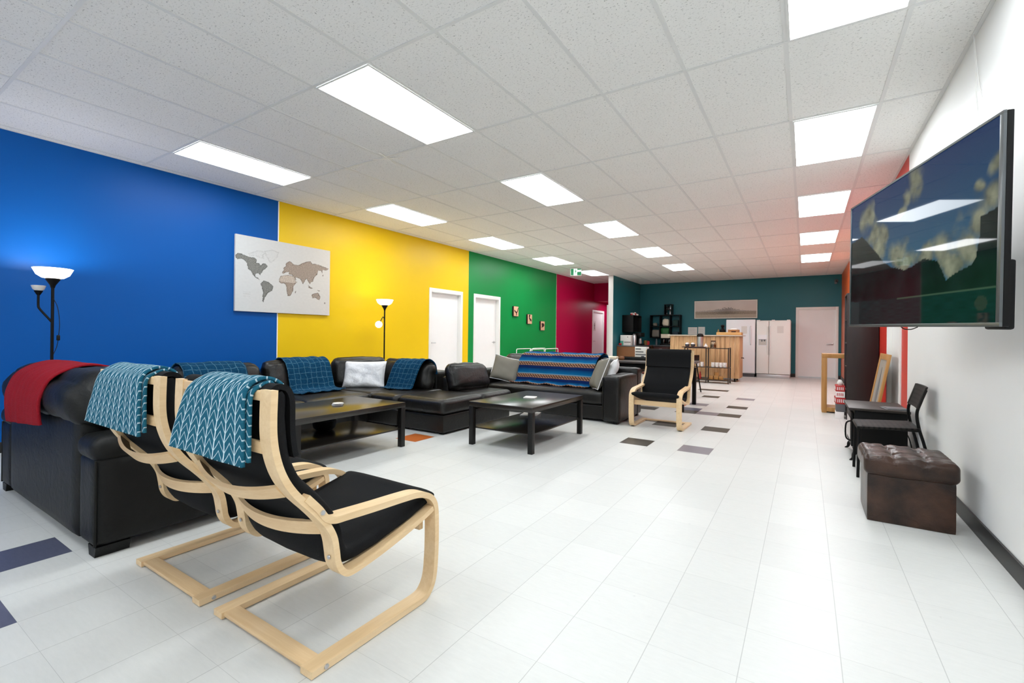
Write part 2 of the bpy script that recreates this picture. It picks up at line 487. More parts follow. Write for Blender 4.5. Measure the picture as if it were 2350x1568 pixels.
# ---------------------------------------------------------------- room shell
LW, RW, FW, NW = -6.33, .87, 15.9, -3.2       # left, right, far, near walls
P0, P1, PY, HE = -5.09, -4.965, 13.2, 16.6    # partition faces, its free end, hall end wall
GX, GY = -2.5599, 2.0813                      # ceiling grid origin
# floor: one quad per vinyl tile
tiles = {(-1,-1):2, (1,-2):2, (5,13):1, (7,13):3, (7,17):1, (5,17):1, (5,21):1, (6,21):3, (7,21):1,
         (7,24):1, (5,24):3, (5,22):2, (4,23):4, (5,28):1, (7,28):3, (4,32):1, (5,32):1, (-2,9):4, (3,21):1, (3,17):3}
bm = new(); vc = {}
def fv(i, j):
    if (i, j) not in vc:
        vc[(i, j)] = bm.verts.new((max(LW-.12, min(RW+.1, -3.2081+i*.3022)), max(NW-.1, min(HE+.1, .7853+j*.3048)), 0))
    return vc[(i, j)]
for i in range(-11, 15):
    for j in range(-14, 53):
        q = (fv(i, j), fv(i+1, j), fv(i+1, j+1), fv(i, j+1))
        if (q[1].co.x-q[0].co.x) < 1e-5 or (q[3].co.y-q[0].co.y) < 1e-5: continue
        bm.faces.new(q).material_index = tiles.get((i, j), 0)
struct('floor', bm, FLOORM, normals=False)

# ceiling: tiles, grid bars
bm = new()
box(bm, LW-.12, RW+.1, NW-.1, HE+.1, HC, HC+.06)
b0, b1 = HC-.004, HC+.002
i = -7
while GX+i*.61 < RW:
    x = GX+i*.61
    if x > LW: box(bm, x-.013, x+.013, NW, HE, b0, b1, mi=1)
    i += 1
j = -5
while GY+j*1.22 < HE:
    y = GY+j*1.22
    if y > NW: box(bm, LW, RW, y-.011, y+.011, b0-.001, b1, mi=1)
    j += 1
for x0, x1 in ((LW, LW+.024), (RW-.024, RW)): box(bm, x0, x1, NW, HE if x0 < 0 else FW, b0, b1, mi=1)
box(bm, P1, RW, FW-.024, FW, b0, b1, mi=1)
struct('ceiling', bm, ['ceiling', 'tbar'])

def wall_y(name, x0, x1, segs, holes, mats, inner):
    """wall running along y between x0..x1; segs = [(y0,y1,material)], holes = [(y0,y1,ztop)]"""
    bm = new()
    for mi, (a, b, _) in enumerate(segs):
        cuts = sorted([h for h in holes if h[0] < b and h[1] > a])
        y = a
        for h0, h1, hz in cuts:
            if h0 > y: box(bm, x0, x1, y, h0, 0, HC, mi=mi)
            box(bm, x0, x1, max(h0, a), min(h1, b), hz, HC, mi=mi); y = min(h1, b)
        if y < b: box(bm, x0, x1, y, b, 0, HC, mi=mi)
    return struct(name, bm, [s[2] for s in segs])
YB, YG, YC = 3.645, 7.94, 12.13
D1, D2, D3 = (6.71, 7.72), (8.14, 9.16), (14.87, 15.92)
wall_y('wall_left', LW-.12, LW, [(NW-.1, YB, 'blue'), (YB, YG, 'yellow'), (YG, YC, 'green'), (YC, HE+.1, 'crimson')],
       [(D1[0], D1[1], 2.05), (D2[0], D2[1], 2.05), (D3[0], D3[1], 2.05)], None, 1)
D5 = (6.28, 7.2)
wall_y('wall_right', RW, RW+.12, [(NW-.1, 5.93, 'white_wall'), (5.93, 9.6, 'red'), (9.6, FW+.1, 'orange')], [(D5[0], D5[1], 2.05)], None, -1)
D4 = (-.235, .79)
bm = new(); box(bm, P1, D4[0], FW, FW+.12, 0, HC); box(bm, D4[1], RW, FW, FW+.12, 0, HC); box(bm, D4[0], D4[1], FW, FW+.12, 2.05, HC)
struct('wall_far', bm, 'teal')
bm = new(); box(bm, LW, P1, HE, HE+.12, 0, HC); struct('wall_hall_end', bm, 'crimson')
bm = new(); box(bm, LW-.12, RW+.12, NW-.12, NW, 0, HC); struct('wall_near', bm, 'white_wall')
bm = new(); box(bm, P0, P1, PY+.012, FW+.05, 0, HC, mi=0); box(bm, P0, P0+.06, FW+.05, HE, 0, HC, mi=1)
box(bm, P0-.004, P0, PY+.012, HE, 0, HC, mi=1)
struct('wall_partition', bm, ['teal', 'crimson'])
bm = new(); box(bm, P0-.014, P1+.012, PY-.012, PY+.012, 0, HC-.004, .003); struct('trim_1', bm, 'white_trim')
for n, (y0, y1) in (('trim_2', (YB-.007, YB+.007)), ('trim_3', (YC-.006, YC+.006))):
    bm = new(); box(bm, LW, LW+.003, y0, y1, .1, HC-.01); struct(n, bm, 'cream_fabric' if n == 'trim_3' else 'white_trim')

def side_door(name, x, sgn, y0, y1, handle_near, recess=.085, handle=True):
    """door in a wall that runs along y; sgn = +1 when the room lies towards +x"""
    bm = new(); f = .05; pr = .014*sgn
    xa, xb = sorted((x-.11*sgn, x+pr))
    for a, b in ((y0-.012, y0+f), (y1-f, y1+.012)): box(bm, xa, xb, a, b, 0, 2.05+.03, .003)
    box(bm, xa, xb, y0+f, y1-f, 2.0, 2.08, .003)
    d = struct(name, bm, 'white_trim')
    bm = new(); xa, xb = sorted((x-recess*sgn, x-(recess+.02)*sgn)); box(bm, xa, xb, y0+f-.004, y1-f+.004, .008, 2.0)
    obj('door_leaf', bm, 'door_white', d)
    if not handle: return d
    hy = (y0+.12) if handle_near else (y1-.12); dr = 1 if handle_near else -1
    bm = new(); xs = x-recess*sgn
    lathe(bm, [(0, 0), (.026, 0), (.026, .008), (.011, .012), (.011, .05), (0, .05)], (xs, hy, .98), 16, Matrix.Rotation(PI/2*sgn, 3, 'Y'))
    tube(bm, [(xs+.045*sgn, hy, .98), (xs+.047*sgn, hy+.03*dr, .98), (xs+.042*sgn, hy+.12*dr, .98)], .009)
    obj('door_handle', bm, 'chrome', d)
    return d
side_door('door_1', LW, 1, *D1, True)
side_door('door_2', LW, 1, *D2, False)
side_door('door_3', LW, 1, *D3, True, .03)
side_door('door_4', RW, -1, *D5, False, .03, False)
# far wall door
bm = new()
for a, b in ((D4[0]-.012, D4[0]+.055), (D4[1]-.055, D4[1]+.012)): box(bm, a, b, FW-.014, FW+.11, 0, 2.08, .003)
box(bm, D4[0]+.055, D4[1]-.055, FW-.014, FW+.11, 2.0, 2.08, .003)
d5 = struct('door_5', bm, 'white_trim')
bm = new(); box(bm, D4[0]+.05, D4[1]-.05, FW+.02, FW+.06, .03, 2.0); obj('door_leaf', bm, 'door_white', d5)
bm = new(); lathe(bm, [(0, 0), (.03, 0), (.03, .01), (.012, .014), (.012, .05), (0, .05)], (D4[1]-.13, FW+.02, 1.0), 16, Matrix.Rotation(PI/2, 3, 'X'))
tube(bm, [(D4[1]-.13, FW-.028, 1.0), (D4[1]-.17, FW-.03, 1.0), (D4[1]-.27, FW-.024, .995)], .012); obj('door_handle', bm, 'chrome', d5)
# door frame on the hall face of the partition
bm = new(); box(bm, P0-.1, P0-.005, PY+.1, PY+.17, 0, 2.12, .004); box(bm, P0-.1, P0-.005, PY+.17, PY+1.05, 2.05, 2.12, .004); box(bm, P0-.1, P0-.005, PY+1.05, PY+1.12, 0, 2.12, .004)
d6 = struct('door_6', bm, 'white_trim')
bm = new(); box(bm, P0-.05, P0-.005, PY+.171, PY+1.049, .01, 2.049); obj('door_leaf', bm, 'door_white', d6)
# baseboards
def base(name, pieces):
    bm = new()
    for p in pieces: box(bm, *p, 0, .1, .003)
    struct(name, bm, 'base_black')
base('baseboard_right', [(RW-.012, RW, NW, D5[0]-.014), (RW-.012, RW, D5[1]+.014, FW)])
base('baseboard_far', [(P1+.01, D4[0]-.014, FW-.012, FW), (D4[1]+.014, RW-.014, FW-.012, FW)])
base('baseboard_left', [(LW, LW+.012, NW, D1[0]-.014), (LW, LW+.012, D1[1]+.014, D2[0]-.014), (LW, LW+.012, D2[1]+.014, D3[0]-.014)])

# ---------------------------------------------------------------- lights in the ceiling
ORD = ['nearest', 'second', 'third', 'fourth', 'farthest']
def ceiling_light(i, j, label):
    x, y = GX+(i+.5)*.61, GY+(j+.5)*1.22
    t = thing('ceiling_light', label, 'ceiling light', (x, y, HC), 0, 'ceiling light panels')
    bm = new(); a, b = .292, .597; w = .012
    box(bm, -a, a, -b, -b+w, -.012, -.0045); box(bm, -a, a, b-w, b, -.012, -.0045)
    box(bm, -a, -a+w, -b+w, b-w, -.012, -.0045); box(bm, a-w, a, -b+w, b-w, -.012, -.0045)
    obj('frame', bm, 'tbar', t)
    bm = new(); box(bm, -a+w, a-w, -b+w, b-w, -.0085, -.0045); obj('diffuser', bm, 'panel_light_dim' if (i, j) == (-5, 8) else 'panel_light_far' if j >= 6 else 'panel_light', t)
    return t
rows = [(-5, 'in the row along the coloured wall'), (-1, 'in the middle row'), (4, 'in the row along the television wall')]
for i, rt in rows:
    for k, j in enumerate((0, 2, 4, 6, 8)):
        ceiling_light(i, j, f'{ORD[k]} lit ceiling panel {rt}' if k in (0, 4) else f'{ORD[k]} lit ceiling panel from the armchairs {rt}')
    if i != -5: ceiling_light(i, -2, f'lit ceiling panel behind the loveseat {rt}')
    ceiling_light(i, -4, f'lit ceiling panel farthest behind the loveseat {rt}')

bm = new(); box(bm, LW, P0-.004, 15.0, HE, 2.38, HC, .002); struct('beam_1', bm, 'crimson')
t = thing('ceiling_light', 'small square lit panel under the crimson hallway bulkhead', 'ceiling light', (-5.7, 15.8, 2.38))
bm = new(); box(bm, -.3, .3, -.3, .3, -.02, -.001, .003); obj('frame', bm, 'white_trim', t)
bm = new(); box(bm, -.28, .28, -.28, .28, -.024, -.0205); obj('diffuser', bm, 'panel_light', t)
def point(name, loc, w, size, col=(1, .96, .9)):
    l = bpy.data.lights.new(name, 'POINT'); l.energy = w; l.shadow_soft_size = size; l.color = col
    o = bpy.data.objects.new(name, l); C.objects.link(o); o.location = loc; return o

def floor_lamp(loc, label):
    t = thing('floor_lamp', label, 'floor lamp', loc, 0)
    bm = new(); lathe(bm, [(0, 0), (.135, 0), (.135, .012), (.12, .022), (.02, .03), (0, .03)], seg=32); obj('base', bm, 'metal_black', t)
    bm = new(); tube(bm, [(0, 0, .025), (0, 0, 1.56)], .0115, 12); obj('pole', bm, 'metal_black', t)
    bm = new(); lathe(bm, [(0, 1.535), (.014, 1.535), (.02, 1.56), (.052, 1.615), (.05, 1.622), (0, 1.615)], seg=28); obj('socket_cone', bm, 'metal_black', t)
    bm = new(); lathe(bm, [(.03, 1.618), (.075, 1.627), (.112, 1.655), (.138, 1.712), (.133, 1.714), (.106, 1.66), (.072, 1.634), (.03, 1.626)], seg=40)
    obj('lamp_shade', bm, 'bowl_lit', t)
    return t
L1 = (-5.9, 1.285, 0)
t = floor_lamp(L1, 'black uplighter lamp with lit white bowl against the blue wall')
bm = new(); tube(bm, smooth_path([(0, 0, 1.215), (-.01, -.035, 1.27), (-.03, -.075, 1.335), (-.035, -.085, 1.37), (-.035, -.085, 1.47)], 5), .009, 10); obj('side_arm', bm, 'metal_black', t)
bm = new(); lathe(bm, [(0, 1.465), (.012, 1.465), (.03, 1.50), (.028, 1.505), (0, 1.5)], (-.035, -.085, 0), 20); obj('reading_socket', bm, 'metal_black', t)
bm = new(); lathe(bm, [(.02, 1.502), (.038, 1.515), (.05, 1.55), (.047, 1.551), (.034, 1.52), (.02, 1.508)], (-.035, -.085, 0), 24); obj('reading_shade', bm, 'bowl_dim', t)
bm = new(); tube(bm, smooth_path([(.012, 0, 1.44), (.014, .03, 1.36), (.014, .045, 1.22), (.014, .04, 1.1), (.012, .03, 1.0), (.012, .006, .92)], 5), .0028, 6); obj('cord', bm, 'plastic_black', t)
bm = new(); box(bm, .004, .024, .026, .05, 1.05, 1.1, .006); obj('switch', bm, 'plastic_black', t)
point('lamp_bulb', (L1[0], L1[1], 1.69), 11, .03)
L2 = (-5.9, 5.2, 0)
t = floor_lamp(L2, 'black uplighter lamp with lit globe arm against the yellow wall')
bm = new(); tube(bm, smooth_path([(0, 0, 1.36), (.005, -.02, 1.41), (.01, -.045, 1.425), (.02, -.09, 1.37), (.025, -.11, 1.345)], 5), .006, 8); obj('side_arm', bm, 'metal_black', t)
bm = new(); bmesh.ops.create_uvsphere(bm, u_segments=24, v_segments=16, radius=.055)
for v in bm.verts: v.co = Vector((.03, -.145, 1.30))+v.co
obj('globe', bm, 'globe_lit', t)
bm = new(); box(bm, .006, .024, -.022, -.004, 1.13, 1.2, .006); obj('switch', bm, 'plastic_black', t)
bm = new(); tube(bm, smooth_path([(.01, -.006, 1.34), (.016, -.018, 1.24), (.016, -.014, 1.1), (.012, -.004, .95)], 4), .0028, 6); obj('cord', bm, 'plastic_black', t)
point('lamp_bulb', (L2[0], L2[1], 1.69), 1.2, .03)

# ---------------------------------------------------------------- things on the walls
CONT = {'na': [(-.002,.728),(.022,.753),(.055,.752),(.094,.732),(.133,.721),(.173,.725),(.194,.697),(.191,.66),(.217,.657),(.235,.627),(.25,.659),(.279,.665),(.304,.632),(.28,.594),(.256,.564),(.239,.528),(.23,.494),(.219,.52),(.186,.515),(.181,.486),(.187,.467),(.204,.465),(.228,.428),(.217,.438),(.181,.462),(.158,.502),(.14,.544),(.114,.564),(.109,.603),(.103,.642),(.077,.674),(.053,.688),(.017,.673),(.001,.694)],
 'sa': [(.235,.387),(.263,.429),(.306,.423),(.361,.367),(.35,.302),(.313,.273),(.283,.219),(.272,.168),(.266,.134),(.254,.149),(.259,.292),(.244,.339)],
 'af': [(.417,.474),(.435,.519),(.486,.544),(.539,.544),(.578,.542),(.599,.466),(.61,.459),(.573,.392),(.568,.32),(.542,.257),(.515,.245),(.501,.312),(.494,.39),(.475,.422),(.436,.416),(.417,.448)],
 'mad': [(.588,.314),(.601,.333),(.598,.299),(.588,.288)],
 'eu': [(.447,.564),(.466,.619),(.46,.635),(.491,.676),(.488,.709),(.524,.746),(.55,.739),(.571,.707),(.631,.71),(.665,.744),(.728,.783),(.763,.79),(.785,.758),(.822,.765),(.888,.75),(.987,.721),(.949,.687),(.911,.69),(.904,.632),(.888,.676),(.852,.67),(.845,.604),(.823,.582),(.801,.541),(.795,.495),(.766,.482),(.763,.445),(.737,.487),(.716,.528),(.688,.462),(.678,.433),(.654,.5),(.626,.523),(.592,.526),(.606,.485),(.579,.507),(.558,.556),(.525,.559),(.519,.593),(.486,.579),(.46,.557)],
 'au': [(.786,.301),(.818,.324),(.847,.332),(.863,.329),(.885,.277),(.878,.229),(.848,.231),(.826,.256),(.79,.243),(.783,.275)],
 'is': [(.738,.432),(.774,.401),(.796,.395),(.774,.383),(.745,.397)], 'ng': [(.84,.372),(.884,.369),(.869,.358)], 'nz': [(.93,.19),(.94,.2),(.945,.175),(.935,.17)], 'jp': [(.905,.6),(.92,.63),(.915,.59)]}
FAINT = {'arc': [(.116,.766),(.161,.792),(.201,.826),(.248,.828),(.272,.8),(.249,.77),(.261,.731),(.225,.74),(.178,.755),(.133,.745)], 'gr': [(.272,.834),(.345,.863),(.407,.847),(.395,.776),(.358,.717),(.328,.687),(.309,.733),(.284,.778)]}
def inside(p, x, y):
    c = False; n = len(p); j = n-1
    for i in range(n):
        if (p[i][1] > y) != (p[j][1] > y) and x < (p[j][0]-p[i][0])*(y-p[i][1])/(p[j][1]-p[i][1])+p[i][0]: c = not c
        j = i
    return c
def edge_d(p, x, y):
    m = 9
    for i in range(len(p)):
        ax, ay = p[i-1]; bx, by = p[i]; dx, dy = bx-ax, by-ay
        k = max(0, min(1, ((x-ax)*dx+(y-ay)*dy)/(dx*dx+dy*dy+1e-9))); m = min(m, math.hypot(x-ax-k*dx, y-ay-k*dy))
    return m
def map_col(u, v):
    n = noise.noise((u*40, v*40, 0)); n2 = noise.noise((u*120, v*120, 4))
    ux, vy = u+n*.006, v+n2*.005
    bg = Vector(lin((206, 208, 208))).lerp(Vector(lin((212, 206, 198))), u)*(1+.03*n)
    for k, p in FAINT.items():
        if inside(p, ux, vy): bg = bg*(.97+.12*n2); 
        if edge_d(p, ux, vy) < .006 and n2 > -.1: bg = bg*.82
    for k, p in CONT.items():
        if inside(p, ux, vy):
            base = Vector(lin((126, 126, 121))) if u < .4 else Vector(lin((158, 142, 129)))
            if k == 'af' and v > .44: base = Vector(lin((190, 176, 162)))
            d = edge_d(p, ux, vy)
            return base*((.58 if d < .007+.006*n else 1)*(1+.6*n2*(1 if d < .05 else .6)))
    for ty in (.2, .23, .255):
        if abs(v-ty) < .004 and .07 < u < .14 and n2 > -.2: return bg*.86
    return bg
t = thing('world_map_canvas', 'pale canvas printed with a world map, hung across the blue and yellow paint', 'wall art', (LW, 3.755, 1.9275), PI/2)
bm = new(); box(bm, -.695, .695, -.036, -.002, -.5025, .5025, .004); obj('canvas', bm, 'paper', t)
picture('printed_map', 1.388, 1.003, 260, 180, map_col, 'print', t, (0, -.0372, 0))

FIG = [[[(-.32,.12),(-.1,.02),(0,-.05),(.12,.02),(.3,.3),(.36,.28),(.2,-.04),(.08,-.16),(.1,-.3),(.02,-.34),(-.02,-.16),(-.3,.02)]],
       [[(-.2,.34),(-.05,.38),(.06,.3),(-.04,.22),(-.06,.1),(.16,.02),(.26,-.06),(.24,-.22),(.2,-.14),(.1,-.14),(.04,-.12),(.02,-.22),(-.02,-.08),(-.16,.04),(-.2,.2)]],
       [[(-.26,.2),(-.05,.24),(.16,.2),(.28,.1),(.24,-.02),(.1,-.08),(.02,-.1),(-.1,-.12),(-.18,-.22),(-.22,-.16),(-.2,0)]]]
for k, (y, z, ds) in enumerate(((9.83, 1.765, 'an antlered head'), (10.52, 1.59, 'a standing deer'), (11.23, 1.43, 'a bear'))):
    t = thing('wall_plaque', f'small pale wooden plaque with {ds} burnt on it, on the green wall', 'plaque', (LW, y, z), PI/2, 'wooden plaques on the green wall')
    bm = new(); box(bm, -.115, .115, -.044, -.001, -.13, .13, .012, seg=3); obj('bark_edge', bm, 'figure', t)
    bm = new(); box(bm, -.109, .109, -.05, -.0445, -.124, .124, .004, seg=2); obj('board', bm, 'plaque', t)
    bm = new()
    for p in FIG[k]: prism(bm, [(a*.3, b*.32) for a, b in p], -.0535, -.0495)
    obj('figure', bm, 'figure', t)

t = thing('exit_sign', 'green running man exit sign hanging under the ceiling', 'exit sign', (-5.26, 11.2, HC), R(25))
bm = new(); box(bm, -.15, .15, -.02, .02, -.235, -.035, .006); obj('sign_box', bm, 'white', t)
bm = new(); box(bm, -.012, .012, -.012, .012, -.04, -.003); obj('ceiling_mount', bm, 'white', t)
bm = new(); box(bm, -.137, -.06, -.0215, -.0195, -.222, -.05)
prism(bm, [(.03, -.222), (.137, -.222), (.137, -.13), (.03, -.135)], -.0215, -.0195); box(bm, .04, .137, -.0215, -.0195, -.075, -.05); box(bm, -.06, .137, -.0212, -.0195, -.05, -.047)
obj('green_field', bm, 'sign_green', t)
bm = new(); box(bm, -.06, .03, -.0208, -.0195, -.222, -.05); prism(bm, [(.03, -.13), (.137, -.125), (.137, -.078), (.03, -.085)], -.0208, -.0195); obj('white_field', bm, 'sign_white', t)
bm = new()
lathe(bm, [(0, 0), (.013, 0), (.013, .002), (0, .002)], (-.012, -.0212, -.075), 14, Matrix.Rotation(PI/2, 3, 'X'))
for p in ([(-.035,-.1),(.0,-.092),(.006,-.11),(.024,-.125),(.02,-.135),(-.002,-.122),(-.006,-.145),(.012,-.17),(.004,-.2),(-.006,-.2),(-.002,-.172),(-.02,-.155),(-.034,-.19),(-.052,-.192),(-.05,-.183),(-.036,-.178),(-.024,-.14),(-.024,-.112),(-.036,-.112),(-.046,-.135),(-.054,-.13)],):
    prism(bm, p, -.0228, -.0202)
obj('running_figure', bm, 'sign_green', t)

def land_col(u, v):
    n = noise.noise((u*60, v*14, 1)); n2 = noise.noise((u*160, v*40, 2)); n3 = noise.noise((u*6, v*3, 5))
    c = Vector(lin((204, 190, 176))).lerp(Vector(lin((218, 208, 202))), min(1, v*1.2))*(1+.05*n3)
    if v < .38: c = Vector(lin((182, 168, 150)))*(1+.06*n)
    env = math.exp(-((u-.55)/.16)**2)*.16+.1*math.exp(-((u-.45)/.35)**2)+.03
    top = .38+env*(.75+.5*n)
    if .2 < v < top and n2 > -.25-.4*math.exp(-((u-.52)/.12)**2): c = c*(.45+.3*abs(u-.53)*2)
    if v < .38 and n2 > .3 and .1 < u < .7: c = c*.75
    return c
t = thing('framed_picture', 'long framed picture of a misty tree line on the teal wall', 'picture', (-2.2, FW, 2.06))
bm = new(); w, h = .93, .29
box(bm, -w, w, -.03, -.002, h-.025, h); box(bm, -w, w, -.03, -.002, -h, -h+.025); box(bm, -w, -w+.025, -.03, -.002, -h+.025, h-.025); box(bm, w-.025, w, -.03, -.002, -h+.025, h-.025)
obj('frame', bm, simple('silver_frame', (230, 228, 220), .4), t)
bm = new(); box(bm, -w-.008, w+.008, -.022, -.002, -h-.008, h+.008); obj('frame_edge', bm, 'plastic_black', t)
picture('print', 2*w-.04, 2*h-.04, 200, 60, land_col, 'print2', t, (0, -.024, 0))
for x0, x1, z0, z1, lb, nm in ((-3.33, -3.04, 1.25, 1.49, 'wide', 'left'), (-3.01, -2.80, 1.22, 1.5, 'tall', 'right')):
    t = thing('notice_sheet', f'{lb} pale paper notice on the teal wall above the pine bar', 'notice', ((x0+x1)/2, FW, (z0+z1)/2), 0, 'paper notices above the bar')
    bm = new(); box(bm, -(x1-x0)/2, (x1-x0)/2, -.004, -.001, -(z1-z0)/2, (z1-z0)/2); obj('sheet', bm, 'paper', t)
    bm = new()
    for q in range(6): box(bm, -(x1-x0)*.36, (x1-x0)*(.2+.15*((q*7) % 3)/2), -.0046, -.0038, (z1-z0)*(.3-.11*q), (z1-z0)*(.3-.11*q)+.004)
    obj('printed_lines', bm, simple('faint_print', (176, 172, 170), .8), t)
t = thing('restroom_sign', 'small white restroom pictogram plate on the hallway door', 'sign', (LW-.03, 15.1, 1.52), PI/2)
bm = new(); box(bm, -.12, .12, -.012, -.001, -.17, .17, .003); obj('plate', bm, 'paper', t)
bm = new(); lathe(bm, [(0, 0), (.025, 0), (.025, .003), (0, .003)], (0, -.0115, .09), 12, Matrix.Rotation(PI/2, 3, 'X')); prism(bm, [(-.045, .055), (.045, .055), (.02, -.03), (.02, -.12), (-.02, -.12), (-.02, -.03)], -.0145, -.0115); obj('figure', bm, simple('grey_pictogram', (120, 108, 104), .7), t)
t = thing('security_camera', 'small dome camera high in the teal corner', 'security camera', (.74, FW, 2.82))
bm = new(); lathe(bm, [(0, 0), (.05, 0), (.05, .02), (.03, .03), (0, .03)], (0, -.001, 0), 20, Matrix.Rotation(PI/2, 3, 'X')); obj('base', bm, 'plastic_grey', t)
bm = new(); tube(bm, [(0, -.02, 0), (0, -.07, -.03)], .015, 10); tube(bm, [(.0, -.04, -.035), (-.02, -.16, -.075)], .035, 14); obj('camera_body', bm, 'plastic_grey', t)
t = thing('lit_grid_cross', 'small white cross modelling the lit bar crossing on the ceiling beside the middle row', 'lit grid mark', (-3.77, 3.34, HC), R(20))  # no fitting: white cross added for the brightness of a lit grid crossing
bm = new(); box(bm, -.17, .17, -.008, .008, -.008, -.0045); box(bm, -.008, .008, -.17, -.008, -.008, -.0045); box(bm, -.008, .008, .008, .17, -.008, -.0045); obj('arms', bm, 'white_trim', t)
bm = new(); tube(bm, smooth_path([(.855, 3.8, HC), (.862, 3.78, 2.75), (.855, 3.74, 2.6), (.862, 3.71, 2.4), (.861, 3.69, 2.1), (.862, 3.68, 1.9), (.85, 3.66, 1.75)], 8), .0035, 6)
tube(bm, smooth_path([(.857, 3.805, HC), (.863, 3.74, 2.7), (.862, 3.62, 2.45), (.862, 3.6, 2.1), (.862, 3.6, 1.9), (.85, 3.6, 1.75)], 8), .003, 6)
quick('cable_drop', 'thin white cable hanging from the ceiling behind the television', 'cable', bm, 'white_trim')

# ---------------------------------------------------------------- television
CL = [(.17, .86, .13), (.24, .70, .13), (.36, .66, .08), (.3, .56, .12), (.44, .48, .12), (.53, .42, .1), (.64, .42, .09), (.74, .42, .13), (.84, .40, .13), (.8, .31, .09),
      (.91, .56, .09), (.97, .62, .09), (.57, .90, .09), (.5, .85, .06), (.47, .79, .035), (.99, .77, .06), (.92, .70, .045)]
def fbm(u, v, k, o=5): return sum(noise.noise((u*k*2**i, v*k*2**i, 3.1*i+k))/2**i for i in range(o))
def screen_col(u, v):
    n = fbm(u*1.7, v, 7); wu, wv = u+.05*fbm(u*1.7, v, 5.5, 3), v+.05*fbm(u*1.7+9, v, 5.5, 3)
    sky = Vector((.006, .020, .066)).lerp(Vector((.016, .072, .115)), max(0, min(1, 1.25-v*1.25)))
    c = sky
    d = max(1-math.hypot((wu-a)*1.45, (wv-b))/(r*1.15) for a, b, r in CL)+n*.5
    if d > .0:
        k = max(0, min(1, d*1.5)); sh = .62+.5*fbm(u*1.7, v+.02, 11, 4)+.25*min(1, d)
        c = c.lerp(Vector((.15, .156, .105))*max(.25, sh), k*.92)
    ridge = [(0, .7), (.12, .72), (.2, .63), (.227, .6), (.339, .456), (.403, .408), (.497, .361), (.562, .376), (.633, .402), (.714, .376), (.739, .313), (.764, .248), (.818, .279), (.883, .305), (.904, .331), (.918, .435), (.922, .541), (1.0, .564)]
    for (a, b), (a2, b2) in zip(ridge, ridge[1:]):
        if a <= u <= a2:
            if v < b+(b2-b)*(u-a)/(a2-a+1e-9)+n*.006: c = Vector((.003, .007, .007))*(1+.5*n)
            break
    w = .193-.017*min(1, u/.571)
    if v < w:
        r = noise.noise((u*16, v*120, 9)); c = Vector((.002, .012, .012))*(1+.6*r) if u > .1 else Vector((.008, .02, .02))
        if v > w-.006 and u > .45: c = Vector((.03, .055, .035))
        if math.hypot((u-.93)*1.5, (v-.1)) < .04: c = c+Vector((.012, .008, .004))
    return c
A, B = Vector((.281, 4.21, 1.235)), Vector((.68, 2.63, 1.2)); TH = .885
TW = (B-A).length; ex = (B-A).normalized(); ez = Vector((0, 0, 1)); ez = (ez-ex*ez.dot(ex)).normalized(); ey = ez.cross(ex)
t = thing('television', 'large flat television showing a cloudy mountain lake, on a wall arm', 'television')
t.matrix_world = Matrix(((ex.x, ey.x, ez.x, (A.x+B.x)/2), (ex.y, ey.y, ez.y, (A.y+B.y)/2), (ex.z, ey.z, ez.z, (A.z+B.z)/2), (0, 0, 0, 1)))
bm = new(); hw = TW/2
box(bm, -hw, hw, .006, .03, 0, TH, .004); box(bm, -hw*.8, hw*.8, .025, .07, .03, TH*.62, .012); box(bm, hw*.8, hw*.97, .029, .062, -.012, .28, .01)
obj('back_shell', bm, 'plastic_black', t)
bm = new(); w = .011
box(bm, -hw, hw, -.006, .0055, TH-w, TH, .001); box(bm, -hw, hw, -.006, .0055, 0, .018, .001); box(bm, -hw, -hw+w, -.006, .0055, .018, TH-w, .001); box(bm, hw-w-.012, hw, -.006, .0055, .018, TH-w, .001)
obj('bezel', bm, simple('gunmetal_bezel', (104, 108, 110), .3, .6), t)
picture('screen', TW-2*w-.004, TH-.018-w, 220, 120, screen_col, 'screen', t, (-.002, -.001, (TH+.018-w)/2))
bm = new()
for k in range(1): tube(bm, smooth_path([(-.1, .03, .002), (-.06, .03, -.012), (.02, .03, -.014), (.09, .03, -.001)], 5), .003, 6)
obj('loose_cable', bm, 'plastic_black', t)
bm = new(); inv = t.matrix_world.inverted()
p_wall = inv @ Vector((RW-.02, 3.55, 1.62)); p_back = Vector((0, .075, .42)); pm = inv @ Vector((.62, 3.68, 1.62))
tube(bm, [p_back, pm], .02, 10); tube(bm, [pm, p_wall], .02, 10); box(bm, -.2, .2, .06, .08, .25, .6); obj('wall_arm', bm, 'metal_black', t)
bm = new(); q = [inv @ Vector((RW-.001-a, 3.55+b, 1.62+c)) for a in (0, .02) for b, c in ((-.1, -.12), (.1, -.12), (.1, .12), (-.1, .12))]
vv = [bm.verts.new(p) for p in q]
for f in ((0,1,2,3),(4,5,6,7),(0,1,5,4),(1,2,6,5),(2,3,7,6),(3,0,4,7)): bm.faces.new([vv[a] for a in f])
obj('wall_plate', bm, 'metal_black', t)

